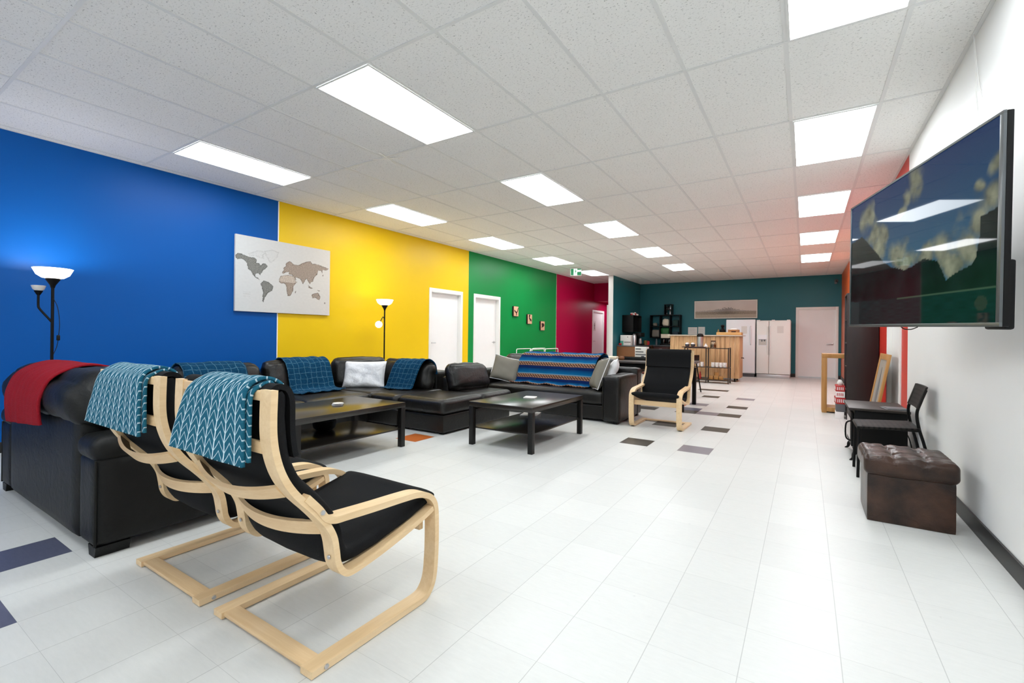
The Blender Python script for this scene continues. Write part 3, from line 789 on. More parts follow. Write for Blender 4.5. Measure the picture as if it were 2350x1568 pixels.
# ---------------------------------------------------------------- bentwood armchairs
ARM = [(-.022,.606),(.022,.556),(.05,.518),(.085,.5),(.137,.495),(.262,.486),(.406,.478),(.485,.47),(.545,.448),(.578,.416),(.592,.375),(.596,.29),(.594,.17),(.583,.08),(.556,.034),(.515,.0165),(.4,.0155),(.2,.0155),(0,.0155)]
BACK = [(-.132,.966),(-.134,.89),(-.133,.83),(-.126,.777),(-.111,.722),(-.09,.675),(-.062,.632),(-.03,.594),(0,.561),(.033,.522),(.062,.482),(.084,.436),(.094,.385),(.1,.347),(.116,.313),(.142,.292),(.178,.291),(.24,.3),(.31,.313),(.41,.336),(.52,.366),(.576,.386)]
PAD = [(-.1,.955),(-.094,.92),(-.093,.85),(-.087,.775),(-.068,.71),(-.038,.655),(.0,.608),(.045,.56),(.086,.508),(.116,.45),(.132,.395),(.15,.352),(.19,.338),(.26,.345),(.36,.364),(.46,.386),(.55,.41),(.612,.43)]
def armchair(label, group):
    t = thing('armchair', label, 'armchair', (0, 0, 0), 0, group)
    for s in (-1, 1):
        bm = new(); a, b = sorted((s*.263, s*.325)); ribbon(bm, ARM, a, b, .024, 7)
        o = obj('arm_frame', bm, 'birch', t, ang=30)
        for y, z in ((.034, .542), (.055, .016)):
            bm = new(); lathe(bm, [(0, 0), (.009, 0), (.008, .004), (0, .005)], (s*.325, y, z), 12, Matrix.Rotation(s*PI/2, 3, 'Y')); obj('bolt', bm, 'chrome', o)
        for y0, y1 in ((.02, .06), (.5, .535)):
            bm = new(); box(bm, a+.012, b-.012, y0, y1, .0, .0045, .001); obj('foot_pad', bm, 'plastic_black', o)
        bm = new(); a, b = sorted((s*.262, s*.322)); ribbon(bm, BACK, a, b, .022, 7); o = obj('back_rail', bm, 'birch', t, ang=30)
        bm = new(); lathe(bm, [(0, 0), (.008, 0), (.007, .003), (0, .004)], (s*.292, .0825, .365), 12, Matrix.Rotation(PI/2+.1, 3, 'X')); obj('bolt', bm, 'chrome', o)
    for y, z0, z1, bow in ((-.133, .93, .962, 0), (-.13, .765, .803, 0)):
        bm = new(); box(bm, -.264, .264, y-.008, y+.006, z0, z1, .003); obj('back_slat', bm, 'birch_x', t)
    for yc, zc, dy, dz, bow in ((-.073, .634, .017, -.020, .05), (.064, .472, .009, -.025, .05)):
        bm = new(); rows = []
        for k in range(25):
            u = k/24*2-1; x = u*.266; q = bow*(1-u*u); r = []
            ux, uz = -abs(dz)/math.hypot(dy, dz), -abs(dy)/math.hypot(dy, dz)
            for e, f in ((1, 1), (1, -1), (-1, -1), (-1, 1)):
                r.append(bm.verts.new((x, yc-dy*e+ux*(q+f*.007), zc-dz*e+uz*(q+f*.007))))
            rows.append(r)
        for a, b in zip(rows, rows[1:]):
            for i in range(4): bm.faces.new((a[i], a[(i+1) % 4], b[(i+1) % 4], b[i]))
        bm.faces.new(rows[0]); bm.faces.new(rows[-1]); obj('back_slat', bm, 'birch_x', t)
    bm = new(); box(bm, -.264, .264, .008, .068, .011, .027, .003); obj('floor_crossbar', bm, 'birch_x', t)
    bm = new(); box(bm, -.264, .264, .55, .573, .285, .345, .003); obj('front_crossbar', bm, 'birch_x', t)
    # seat cushion: padded strip with soft rim and quilted head pad
    bm = new(); pts = smooth_path([Vector(p) for p in PAD], 5); n = len(pts); nx = 14; ring = []
    for i, p in enumerate(pts):
        tg = (pts[min(i+1, n-1)]-pts[max(i-1, 0)]).normalized(); nr = Vector((-tg.y, tg.x))
        e = min(i, n-1-i)/(n-1); th = .033*min(1, (.25+e*22))**.5
        row = []
        for k in range(2*nx):
            a = k/(2*nx)*2*PI; cx = math.copysign(abs(math.cos(a))**.35, math.cos(a)); cz = math.copysign(abs(math.sin(a))**.6, math.sin(a))
            w = noise.noise(Vector((cx*3, p.x*12, p.y*12)))*.004
            f = i/(n-1); sg = max(0, min(1, (f-.40)/.1))*max(0, min(1, (.80-f)/.2))
            q = p+nr*(cz*th+w)-nr*(.034*sg*(1-cx**4))*(1 if cz < 0 else .5)
            row.append(bm.verts.new((cx*.291, q.x, q.y)))
        ring.append(row)
    for a, b in zip(ring, ring[1:]):
        for k in range(2*nx): bm.faces.new((a[k], a[(k+1) % (2*nx)], b[(k+1) % (2*nx)], b[k]))
    bm.faces.new(ring[0][::-1]); bm.faces.new(ring[-1])
    cu = obj('cushion', bm, 'black_fabric', t, ang=80)
    bm = new(); hp = [(-.118,.94),(-.121,.957),(-.11,.97),(-.088,.971),(-.068,.958),(-.056,.92),(-.054,.83),(-.046,.765),(-.04,.742)]
    ribbon(bm, hp, -.291, .291, .018, 5); obj('head_pad', bm, 'black_fabric', cu, ang=60)
    return t
a1 = armchair('bentwood armchair with black cushion in front, whole base in view, herringbone throw on its back', 'bentwood armchairs')
a1.location = (-1.69, .915, 0)
a2 = dup(a1, (-2.447, .908, 0), 0, 'bentwood armchair tucked between the black loveseat and its twin, herringbone throw on its back')
a3 = dup(a1, (-1.583, 6.27, 0), R(180.5), 'bentwood armchair facing us beside the far sofa, bare black cushion')
# small care label on the middle chair's cushion
bm = new(); box(bm, -.02, .02, -.001, .001, -.022, .018, .0005)
obj('care_tag', bm, 'paper', [c for c in a2.children if c.name.startswith('cushion')][0], (.312, -.05, .93), (0, .25, R(62)))

def throw(name, label, loc, x0, x1, seed, left):
    t = thing(name, label, 'throw blanket', loc, 0, 'herringbone throws')
    base = [(-.172,.725),(-.172,.80),(-.171,.88),(-.168,.945),(-.15,.98),(-.112,.996),(-.075,.989),(-.044,.962),(-.03,.90),(-.028,.84)]
    bm = new(); sheet(bm, base, x0, x1, 30, 6, .004, seed, left=left); obj('outer_layer', bm, 'herring', t, solid=.011)
    bm = new(); inner = [(y+.013, z+(.014 if z < .8 else -.012 if z > .97 else 0)) if y < -.1 else (y-.012, z-.012) for y, z in base]
    sheet(bm, inner, x0+.012, x1+.014, 30, 6, .003, seed+3, left=left); obj('folded_layer', bm, 'herring', t, solid=.01)
    return t
throw('throw_blanket', 'teal herringbone throw folded over the back of the frontmost armchair', (-1.69, .915, 0), -.285, .222, 1, .18)
throw('throw_blanket', 'teal herringbone throw folded over the armchair beside the black loveseat', (-2.447, .908, 0), -.40, .215, 5, .22)

# ---------------------------------------------------------------- sofas
def sofa(label, loc, name='sofa'): return thing(name, label, 'sofa', loc)
def W(t): return tuple(-c for c in t.location)
def blk(t, name, x0, x1, y0, y1, z0, z1, r=.03, n=8, b=(0, 0, 0), wr=.002, seed=0, m='leather2', lean=None):
    bm = new(); rbox(bm, x0, x1, y0, y1, z0, z1, r, n, b, wr, seed, lean=lean); return obj(name, bm, m, t, loc=W(t), ang=70)
def stand(c, az, tilt=0, roll=0):
    a, k = R(az), R(tilt)
    n = Vector((math.cos(a)*math.cos(k), math.sin(a)*math.cos(k), math.sin(k))); up = Vector((-math.cos(a)*math.sin(k), -math.sin(a)*math.sin(k), math.cos(k)))
    if tilt == 90: up = Vector((-math.cos(a), -math.sin(a), 0))
    s = up.cross(n)
    if roll:
        q = Matrix.Rotation(R(roll), 3, n); up = q @ up; s = q @ s
    return Matrix(((s.x, up.x, n.x, c[0]), (s.y, up.y, n.y, c[1]), (s.z, up.z, n.z, c[2]), (0, 0, 0, 1)))
# near loveseat, seen from behind
t = sofa('black leather loveseat seen from behind, plump rolled back, red blanket over it', (-3.94, .81, 0), 'loveseat')
blk(t, 'back_panel', -4.64, -3.235, .81, 1.0, .05, .69, .02, 6, (0, .004, 0), .003, 1, 'leather')
for x0, x1, s in ((-4.885, -4.645, 2), (-3.24, -3.0, 3)):
    o = blk(t, 'arm', x0, x1, .812, 1.74, .05, .50, .03, 8, (.004, 0, 0), .003, s, 'leather')
    bm = new(); rbox(bm, x0-.015, x1+.012, .80, 1.76, .475, .60, .055, 10, (0, 0, .02), .006, s); obj('arm_pad', bm, 'leather', o, ang=80)
    bm = new(); tube(bm, [(x0+.02 if s == 2 else x1-.002, .815, .06), (x0+.02 if s == 2 else x1-.002, .815, .49)], .006, 8); obj('piping', bm, 'leather', o)
for x0, x1, s in ((-4.7, -3.935, 4), (-3.935, -3.17, 9)):
    bm = new(); rbox(bm, x0, x1, .775, 1.17, .61, .905, .14, 14, (.02, .02, .02), .016, s)
    for v in bm.verts:
        e = min(v.co.x-x0, x1-v.co.x)
        if e < .2: v.co.z -= .05*(1-e/.2)**2; v.co.z += .012*math.sin(v.co.y*60+v.co.z*40)*(1-e/.2)
    obj('back_cushion', bm, 'leather', t, loc=W(t), ang=80)
    blk(t, 'seat_cushion', x0+.06 if s == 4 else x0, x1 if s == 4 else x1-.06, 1.1, 1.76, .3, .48, .06, 10, (0, .02, .025), .005, s+1, 'leather')
blk(t, 'base', -4.64, -3.245, 1.0, 1.72, .06, .31, .02, 6, (0, 0, 0), .002, 11, 'leather')
for x, y in ((-4.83, .86), (-3.06, .86), (-4.83, 1.68), (-3.06, 1.68)):
    bm = new(); prism(bm, [(x-.04, 0), (x+.04, 0), (x+.055, .052), (x-.055, .052)], y-.04, y+.1 if y < 1 else y+.04); obj('foot', bm, 'leather', t, loc=W(t))
# red blanket over its back
t = thing('red_blanket', 'dark red knitted blanket hanging over the back of the black loveseat', 'blanket', (-4.2, .81, 0))
bm = new(); sheet(bm, [(-.062,.555),(-.068,.6),(-.07,.69),(-.062,.77),(-.03,.86),(.05,.915),(.15,.935),(.26,.915),(.345,.86),(.39,.78),(.395,.66),(.39,.58)], -.17, .57, 40, 6, .008, 3, hem=.006, lift=.055)
obj('cloth', bm, 'red_knit', t, solid=.012)

# corner sectional along the coloured wall and across to the chaise
t = sofa('brown-black leather corner sectional running along the coloured wall', (-5.2, 3.4, 0), 'sectional_sofa')
blk(t, 'base', -5.85, -4.70, 2.0, 3.9, .03, .24, .02, 8, (0, 0, 0), .002, 1)
blk(t, 'base', -5.85, -4.19, 3.9, 4.98, .03, .24, .02, 8, (0, 0, 0), .002, 2)
blk(t, 'back_frame', -5.9, -5.6, 2.0, 5.0, .2, .66, .05, 10, (0, 0, 0), .004, 3)
blk(t, 'back_frame', -5.6, -4.33, 4.74, 5.0, .2, .64, .05, 10, (0, 0, 0), .004, 4)
blk(t, 'arm', -5.85, -4.72, 1.86, 2.0, .05, .56, .05, 8, (0, 0, 0), .003, 5)
for y0, y1, s in ((2.02, 3.02, 6), (3.02, 3.88, 7)): blk(t, 'seat_cushion', -5.62, -4.62, y0, y1, .23, .40, .055, 12, (.02, 0, .015), .004, s)
blk(t, 'seat_cushion', -5.62, -4.66, 3.89, 4.76, .23, .40, .055, 12, (0, .01, .012), .004, 8)
blk(t, 'seat_cushion', -4.66, -4.19, 3.88, 4.76, .23, .40, .055, 12, (0, .01, .012), .004, 9)
def back_cushion(t, c, w, h, th, az, tilt, s, roll=0, m='leather2', name='back_cushion'):
    bm = new(); mt = stand(c, az, tilt, roll)
    rbox(bm, -w/2, w/2, -h/2, h/2, -th/2, th/2, th*.48, 14, (.0, -.02, .035), .02, s)
    for v in bm.verts:
        a = abs(v.co.x)/(w/2); 
        if a > .8: v.co.y += .01*math.sin(v.co.y*50+s)*(a-.8)*5
        v.co = mt @ v.co
    return obj(name, bm, m, t, loc=W(t), ang=80)
back_cushion(t, (-5.47, 2.5, .585), .9, .4, .2, 0, 14, 21)
back_cushion(t, (-5.47, 3.42, .59), .88, .42, .2, 0, 14, 22)
back_cushion(t, (-5.44, 4.35, .59), .78, .42, .2, -24, 14, 23)
back_cushion(t, (-4.99, 4.63, .58), .42, .4, .18, -80, 14, 24)
back_cushion(t, (-4.53, 4.6, .57), .52, .4, .2, -88, 14, 25)
for x, y in ((-5.78, 2.05), (-4.78, 2.05), (-4.78, 3.8), (-5.78, 4.9), (-4.3, 3.98), (-4.3, 4.9)):
    bm = new(); box(bm, x-.03, x+.03, y-.03, y+.03, 0, .035); obj('foot', bm, 'plastic_black', t, loc=W(t))
# plaid throws on the sectional (path across x, swept along y)
def plaid_y(label, y0, y1, path, seed):
    t = thing('plaid_throw', label, 'throw blanket', (0, (y0+y1)/2, 0), PI/2, 'teal plaid throws')
    bm = new(); sheet(bm, [(-x, z) for x, z in path], y0-(y0+y1)/2, y1-(y0+y1)/2, 26, 6, .012, seed, hem=.008)
    obj('cloth', bm, 'plaid', t, solid=.01); return t
plaid_y('teal plaid throw over the sectional cushion behind the two armchairs', 2.12, 2.74, [(-5.72,.6),(-5.66,.74),(-5.56,.812),(-5.47,.81),(-5.375,.755),(-5.325,.66),(-5.295,.56),(-5.265,.46),(-5.2,.43)], 2)
plaid_y('teal plaid throw over the sectional cushion beside the brighter coffee table', 3.2, 3.8, [(-5.72,.6),(-5.66,.74),(-5.56,.825),(-5.46,.825),(-5.37,.765),(-5.318,.66),(-5.285,.56),(-5.255,.46),(-5.17,.43),(-5.02,.432)], 8)
t = thing('plaid_throw', 'teal plaid throw over the corner cushion right of the white pillow', 'throw blanket', (-4.58, 4.55, 0), R(2), 'teal plaid throws')
bm = new(); sheet(bm, [(-.31,.425),(-.225,.43),(-.2,.5),(-.17,.6),(-.135,.7),(-.07,.785),(.03,.805),(.12,.74),(.14,.6)], -.31, .17, 24, 6, .01, 4, skew=.14, hem=.006); obj('cloth', bm, 'plaid', t, solid=.01)
bm = new(); pillow(bm, .60, .38, .17, 18, .05, .012, 3, stand((-5.18, 4.22, .58), -62, 16, 1)); quick('throw_pillow', 'plain white pillow standing in the sectional corner', 'pillow', bm, 'white_fabric', ang=80)

# chaise with a low back and a loose cushion
t = sofa('brown-black leather chaise between the two coffee tables, loose cushion behind', (-3.8, 4.5, 0), 'chaise_longue')
blk(t, 'base', -4.18, -3.475, 3.93, 5.3, .02, .225, .015, 8, (0, 0, 0), .002, 1)
blk(t, 'seat_cushion', -4.188, -3.46, 3.91, 4.665, .228, .40, .05, 14, (.012, .012, .012), .003, 2)
blk(t, 'seat_cushion', -4.06, -3.45, 4.67, 5.32, .228, .395, .05, 12, (.012, .012, .01), .003, 3)
blk(t, 'back_frame', -4.186, -4.07, 4.69, 5.5, .03, .58, .03, 8, (0, 0, 0), .004, 4)
back_cushion(t, (-3.98, 5.0, .565), .74, .36, .17, -4, 20, 31, -2)
for x, y in ((-4.1, 4.0), (-3.54, 4.0), (-4.1, 5.22), (-3.54, 5.22)):
    bm = new(); box(bm, x-.03, x+.03, y-.03, y+.03, 0, .03); obj('foot', bm, 'plastic_black', t, loc=W(t))

# far sofa
t = sofa('brown-black leather sofa with square arms and a striped blanket, behind the darker coffee table', (-3.2, 6.1, 0))
blk(t, 'base', -4.2, -2.27, 5.74, 6.45, .03, .225, .015, 8, (0, 0, 0), .002, 1)
blk(t, 'seat_cushion', -4.2, -2.265, 5.71, 6.3, .228, .405, .05, 14, (0, .01, .012), .004, 2)
blk(t, 'arm', -2.262, -2.03, 5.66, 6.42, .03, .625, .03, 10, (.003, 0, .008), .003, 3)
blk(t, 'arm', -4.43, -4.205, 5.66, 6.42, .03, .61, .03, 10, (.003, 0, .008), .003, 4)
blk(t, 'back_frame', -4.43, -2.03, 6.42, 6.62, .03, .70, .04, 10, (0, 0, 0), .004, 5)
for x, z in ((-2.255, .1), (-2.04, .1)):
    bm = new(); tube(bm, [(x, 5.662, .05), (x, 5.662, .6)], .006, 8); obj('piping', bm, 'leather2', t, loc=W(t))
back_cushion(t, (-3.73, 6.28, .62), .98, .44, .22, -90, 14, 41)
back_cushion(t, (-2.76, 6.28, .61), .94, .42, .22, -90, 14, 42)
for x in (-4.36, -2.1):
    for y in (5.74, 6.55):
        bm = new(); box(bm, x-.035, x+.035, y-.035, y+.035, 0, .035); obj('foot', bm, 'plastic_black', t, loc=W(t))
t = thing('striped_blanket', 'blue and tan striped blanket spread over the far sofa back', 'blanket', (-3.1, 6.2, 0), R(-1.5))
bm = new(); sheet(bm, [(.35,.62),(.33,.76),(.25,.868),(.14,.885),(.02,.85),(-.075,.76),(-.125,.64),(-.155,.53),(-.2,.445),(-.3,.432)], -.70, .62, 50, 6, .012, 6, skew=-.1, hem=.008); obj('cloth', bm, 'serape', t, solid=.012)
def piped(label, m, c, w, h, th, az, tilt, roll, seed):
    t = thing('throw_pillow', label, 'pillow', c); mt = stand((0, 0, 0), az, tilt, roll)
    bm = new(); pillow(bm, w, h, th, 16, .07, .004, seed, mt); obj('cover', bm, m, t, ang=80)
    bm = new(); pts = []
    for k in range(4*16):
        s, f = divmod(k, 16); f = f/16*2-1
        u, v = ((f, -1), (1, f), (-f, 1), (-1, -f))[s]
        pts.append(mt @ Vector((u*w/2*(1-.07*(1-v*v)), v*h/2*(1-.07*(1-u*u)), 0)))
    tube(bm, pts+[pts[0]], .006, 6, False); obj('piping', bm, 'white_fabric', t, ang=80); return t
piped('grey pillow with white piping propped on the far sofa arm nearest the chaise', 'grey_fabric', (-4.02, 6.0, .615), .44, .4, .13, -58, 20, -14, 2)
piped('grey pillow with white piping propped on the square arm beside the bare armchair', 'grey_fabric', (-2.43, 5.98, .62), .46, .46, .15, -146, 22, 6, 5)
bm = new(); pillow(bm, .42, .42, .13, 14, .06, .006, 8, stand((-2.31, 6.1, .63), -160, 24, 8)); quick('throw_pillow', 'white pillow squeezed behind the grey pillow on the far sofa', 'pillow', bm, 'white_fabric', ang=80)

# ---------------------------------------------------------------- coffee tables
def coffee_table(label, x0, x1, y0, y1):
    t = thing('coffee_table', label, 'coffee table', ((x0+x1)/2, (y0+y1)/2, 0), 0, 'black-brown coffee tables'); a, b = (x1-x0)/2, (y1-y0)/2
    bm = new(); box(bm, -a, a, -b, b, .40, .45, .002); obj('tabletop', bm, 'veneer', t)
    for sx in (-1, 1):
        for sy in (-1, 1):
            bm = new(); cx, cy = sx*(a-.026), sy*(b-.026); box(bm, cx-.0255, cx+.0255, cy-.0255, cy+.0255, 0, .40, .002); obj('leg', bm, 'veneer_leg', t)
    bm = new(); box(bm, -a+.02, a-.02, -b+.02, b-.02, .175, .19, .001); obj('shelf', bm, 'veneer', t); return t
coffee_table('black-brown coffee table in front of the sectional, reflecting the yellow wall', -4.24, -3.46, 2.15, 3.335)
coffee_table('black-brown coffee table standing clear on the white floor beside the chaise', -2.985, -2.215, 3.775, 4.945)
def coaster(x, y, z, a, t, label, n):
    o = thing('coaster', label, 'coaster', (x, y, z), 0, 'white coasters')
    for k in range(n):
        bm = new(); lathe(bm, [(0, 0), (.05, 0), (.052, .004), (.05, .008), (0, .008)], (0, 0, 0), 8)
        obj('disc', bm, 'white', o, loc=(.012*k-.02*(k == 1), .02*k-.05*(k == 2), .0082*k*(k < 3)+0), rot=(0, 0, a+k*.4))
    return o
coaster(-3.85, 2.82, .45, .2, 0, 'small pile of white coasters on the coffee table by the sectional', 3)
o = thing('napkin', 'white paper napkins lying on the coffee table beside the chaise', 'napkin', (-2.6, 4.38, .45))
bm = new(); box(bm, -.065, .065, -.065, .065, 0, .012, .003); obj('stack', bm, 'paper', o, rot=(0, 0, .3))
bm = new(); box(bm, -.1, .1, -.14, .14, 0, .006, .001); quick('paper_sheet', 'white paper lying on the lower shelf of the coffee table beside the chaise', 'paper', bm, 'paper', (-2.83, 4.78, .19), (0, 0, .3))
t = thing('basket', 'small dark basket on the lower shelf of the coffee table by the sectional', 'basket', (-4.02, 2.80, .19))
bm = new(); lathe(bm, [(0, 0), (.07, 0), (.1, .03), (.115, .1), (.108, .1), (.094, .034), (.066, .008), (0, .008)], seg=24); obj('bowl', bm, 'plastic_black', t)
bm = new(); tube(bm, [(math.cos(a)*.112, 0, .1+math.sin(a)*.07) for a in [k*PI/10 for k in range(11)]], .006, 8); obj('handle', bm, 'plastic_black', t)

# ---------------------------------------------------------------- along the television wall
t = thing('ottoman', 'brown tufted leather storage ottoman under the television', 'ottoman', (.548, 3.82, 0))
bm = new(); rbox(bm, -.21, .212, -.2, .2, 0, .30, .008, 6, (0, 0, 0), .001, 1); obj('box', bm, 'ottoman', t, ang=60)
bm = new(); rbox(bm, -.228, .23, -.222, .222, .292, .412, .035, 34, (0, 0, .012), .003, 2)
for v in bm.verts:
    if v.co.z > .37:
        x, y = v.co.x/.228, v.co.y/.222
        for g in (-.333, .333): v.co.z -= .014*math.exp(-((x-g)/.05)**2)
        for g in (-.38, .38): v.co.z -= .010*math.exp(-((y-g)/.05)**2)
        for g in (-.333, .333):
            for q in (-.38, .38): v.co.z -= .024*math.exp(-(((x-g)/.13)**2+((y-q)/.13)**2))
        v.co.z += .005*math.sin(x*9)*math.sin(y*26)
obj('lid', bm, 'ottoman', t, ang=70)
bm = new()
for g in (-.333, .333):
    for q in (-.38, .38): lathe(bm, [(.009, 0), (.007, .003), (0, .004)], (g*.228, q*.222, .384), 10)
obj('button', bm, 'ottoman', t)

t = thing('slotted_chair', 'black slotted metal framed chair against the wall behind the ottoman', 'chair', (.60, 4.88, 0))
bm = new(); box(bm, -.235, .17, -.205, .205, .43, .45, .008)
for v in bm.verts:
    if v.co.x < -.2: v.co.z -= .03*((-.2-v.co.x)/.035)
obj('seat', bm, 'perforated', t)
for sy in (-1, 1):
    y = sy*.185
    bm = new(); tube(bm, [(-.222, y, .0), (-.215, y, .40), (-.2, y, .425)], .011, 10); obj('front_leg', bm, 'metal_black', t)
    bm = new(); tube(bm, smooth_path([(.262, y*.95, 0), (.20, y*.95, .3), (.165, y*.95, .44), (.15, y*.95, .56), (.175, y*.93, .66), (.205, y*.9, .75)], 5), .011, 10); obj('back_leg', bm, 'metal_black', t)
    bm = new(); tube(bm, [(-.2, y, .424), (.165, y*.95, .424)], .009, 8); obj('seat_rail', bm, 'metal_black', t)
bm = new()
for k in range(13):
    u = k/12*2-1
    for j in range(2): pass
rows = []
for k in range(17):
    u = k/16*2-1; x = .012*(1-u*u); r = []
    for dx, dz in ((-.007, 0), (.007, 0)): r += [bm.verts.new((.152+x+dx, u*.205, .60)), bm.verts.new((.205+x+dx, u*.2, .775))]
    rows.append([r[0], r[1], r[3], r[2]])
for a, b in zip(rows, rows[1:]):
    for i in range(4): bm.faces.new((a[i], a[(i+1) % 4], b[(i+1) % 4], b[i]))
bm.faces.new(rows[0]); bm.faces.new(rows[-1]); obj('backrest', bm, 'perforated_back', t)

t = thing('electric_stove', 'black electric fireplace stove with curved front legs beside the slotted chair', 'stove heater', (.59, 5.62, 0))
bm = new(); box(bm, -.19, .2, -.29, .29, .07, .475, .006); obj('body', bm, 'metal_black', t)
bm = new(); box(bm, -.24, .215, -.33, .33, .475, .50, .006); obj('top_plate', bm, simple('grey_brown_top', (44, 37, 33), .45, spec=.35), t)
bm = new(); box(bm, -.212, -.19, -.24, .24, .12, .44, .006); f = obj('door', bm, 'metal_black', t)
bm = new(); box(bm, -.216, -.2115, -.19, .19, .17, .38); obj('window_glass', bm, 'glass_black', f)
bm = new(); tube(bm, smooth_path([(-.212, -.21, .36), (-.25, -.21, .33), (-.25, -.21, .2), (-.212, -.21, .17)], 5), .007, 8); obj('handle', bm, 'metal_black', f)
for sx in (-1, 1):
    for sy in (-1, 1):
        bm = new(); tube(bm, smooth_path([(sx*.15, sy*.25, .1), (sx*.19, sy*.28, .06), (sx*.2, sy*.29, .02), (sx*.225, sy*.3, .0)], 5), [.022-.001*k for k in range(16)], 10)
        for v in bm.verts: v.co.z = max(0, v.co.z)
        obj('leg', bm, 'metal_black', t)
bm = new(); box(bm, -.07, .1, -.12, .05, 0, .006, .002); box(bm, -.05, .11, -.1, .06, .006, .011, .002); quick('magazine', 'thin dark magazines lying on the black stove top', 'magazine', bm, 'plastic_grey', (.68, 5.45, .50), (0, 0, .2))
bm = new(); tube(bm, smooth_path([(.785, 5.42, .3), (.81, 5.40, .24), (.83, 5.36, .12), (.84, 5.33, .02)], 6), .005, 6); quick('power_cord', 'black power cord of the stove hanging by the red wall', 'cord', bm, 'plastic_black')

def board_lean():
    z1 = .97; t = thing('leaning_picture', 'oak framed grey picture leaning on the wall behind the black stove', 'picture', (.66, 7.0, .0), 0)
    ang = math.atan2(.165, .97); t.rotation_euler = (0, ang, 0)
    def b(name, y0, y1, z0, z1, m, x0=-.012, x1=.012):
        bm = new(); box(bm, x0, x1, y0, y1, z0, z1, .003); return obj(name, bm, m, t)
    L = .985; h = .36
    b('frame', -h, -h+.085, 0.006, L, 'oak'); b('frame', h-.085, h, 0.006, L, 'oak'); b('frame', -h+.085, h-.085, .006, .07, 'oak'); b('frame', -h+.085, h-.085, L-.07, L, 'oak')
    bm = new(); box(bm, -.004, .006, -h+.085, h-.085, .07, L-.07); obj('print', bm, simple('grey_print', (158, 150, 140), .5), t)
    bm = new(); prism(bm, [(-.1, .25), (.02, .2), (.06, .5), (.0, .82), (-.08, .6)], -.007, -.0045)
    for v in bm.verts: v.co = Vector((v.co.y, v.co.x, v.co.z))
    obj('printed_shape', bm, simple('slate_print', (112, 112, 116), .5), t)
board_lean()

t = thing('bookcase', 'tall espresso bookcase beside the stove, side panel towards us', 'bookcase', (.68, 8.19, 0))
for nm, b in (('side_panel', (-.18, .18, -.235, -.215, 0, 1.80)), ('side_panel', (-.18, .18, .215, .235, 0, 1.80)), ('back_panel', (.165, .18, -.215, .215, .02, 1.78)), ('top_panel', (-.18, .18, -.215, .215, 1.78, 1.80)), ('plinth', (-.16, .165, -.215, .215, 0, .06))):
    bm = new(); box(bm, *b, .001); obj(nm, bm, 'dark_wood', t)
for z in (.06, .40, .74, 1.08, 1.42):
    bm = new(); box(bm, -.172, .165, -.215, .215, z, z+.018, .001); obj('shelf', bm, 'dark_wood', t)
for z, h, m, lb in ((.758, .2, 'blueish', 'dark blue box standing on a middle shelf of the bookcase'), (.418, .24, 'red_p', 'red box standing on a low shelf of the bookcase'), (1.098, .2, 'green_p', 'green box standing on an upper shelf of the bookcase')):
    bm = new(); box(bm, -.05, .05, -.12, .1, 0, h, .004); quick('box', lb, 'box', bm, m, (.60, 8.2, z), group='boxes on the bookcase')
t = thing('wooden_stand', 'golden wooden open frame stand beyond the bookcase', 'wooden stand', (.42, 8.72, 0))
for nm, b in (('upright', (-.195, -.13, -.2, .2, 0.0, .85)), ('upright', (.13, .195, -.2, .2, 0.0, .85)), ('top_board', (-.195, .195, -.2, .2, .85, .915)), ('bottom_board', (-.13, .13, -.2, .2, .02, .085))):
    bm = new(); box(bm, *b, .004); obj(nm, bm, 'oak', t)
bm = new(); box(bm, -.05, .05, -.1, .1, 0, .07, .006); quick('slate_box', 'small blue grey box resting inside the golden wooden stand', 'box', bm, 'plastic_grey', (.475, 8.64, .085))
first = None
zz = 0
for k, (h, m) in enumerate(((.10, 'white'), (.11, 'plastic_grey'), (.095, 'red_p'), (.085, 'white'), (.085, 'red_p'))):
    t = thing('snack_carton', ['lowest white carton of the pile in front of the bookcase', 'grey carton second from the floor in the pile in front of the bookcase', 'red carton in the middle of the pile in front of the bookcase', 'white carton directly under the topmost red carton by the bookcase', 'topmost red carton of the pile in front of the bookcase'][k], 'carton', (.432+.006*(k % 2), 8.12, zz), R(3*(k % 3)-3), 'cartons by the bookcase')
    bm = new(); box(bm, -.055, .055, -.13, .13, 0, h-.001, .003); obj('carton_body', bm, m, t)
    bm = new()
    if k < 2: zz += h; bm.free(); continue
    for q in range(4): box(bm, -.04+q*.022, -.03+q*.022, -.1315, -.1295, h*.25, h*.75); box(bm, -.0565, -.0545, -.1+q*.055, -.075+q*.055, h*.25, h*.75)
    obj('printed_marks', bm, 'red_p' if m != 'red_p' else 'white', t); zz += h
bm = new(); rbox(bm, -.035, .035, -.06, .06, 0, .07, .03, 8, (0, 0, .01), .012, 4); quick('paper_bag', 'crumpled white bag on top of the carton pile by the bookcase', 'bag', bm, 'paper', (.432, 8.1, zz), ang=80)

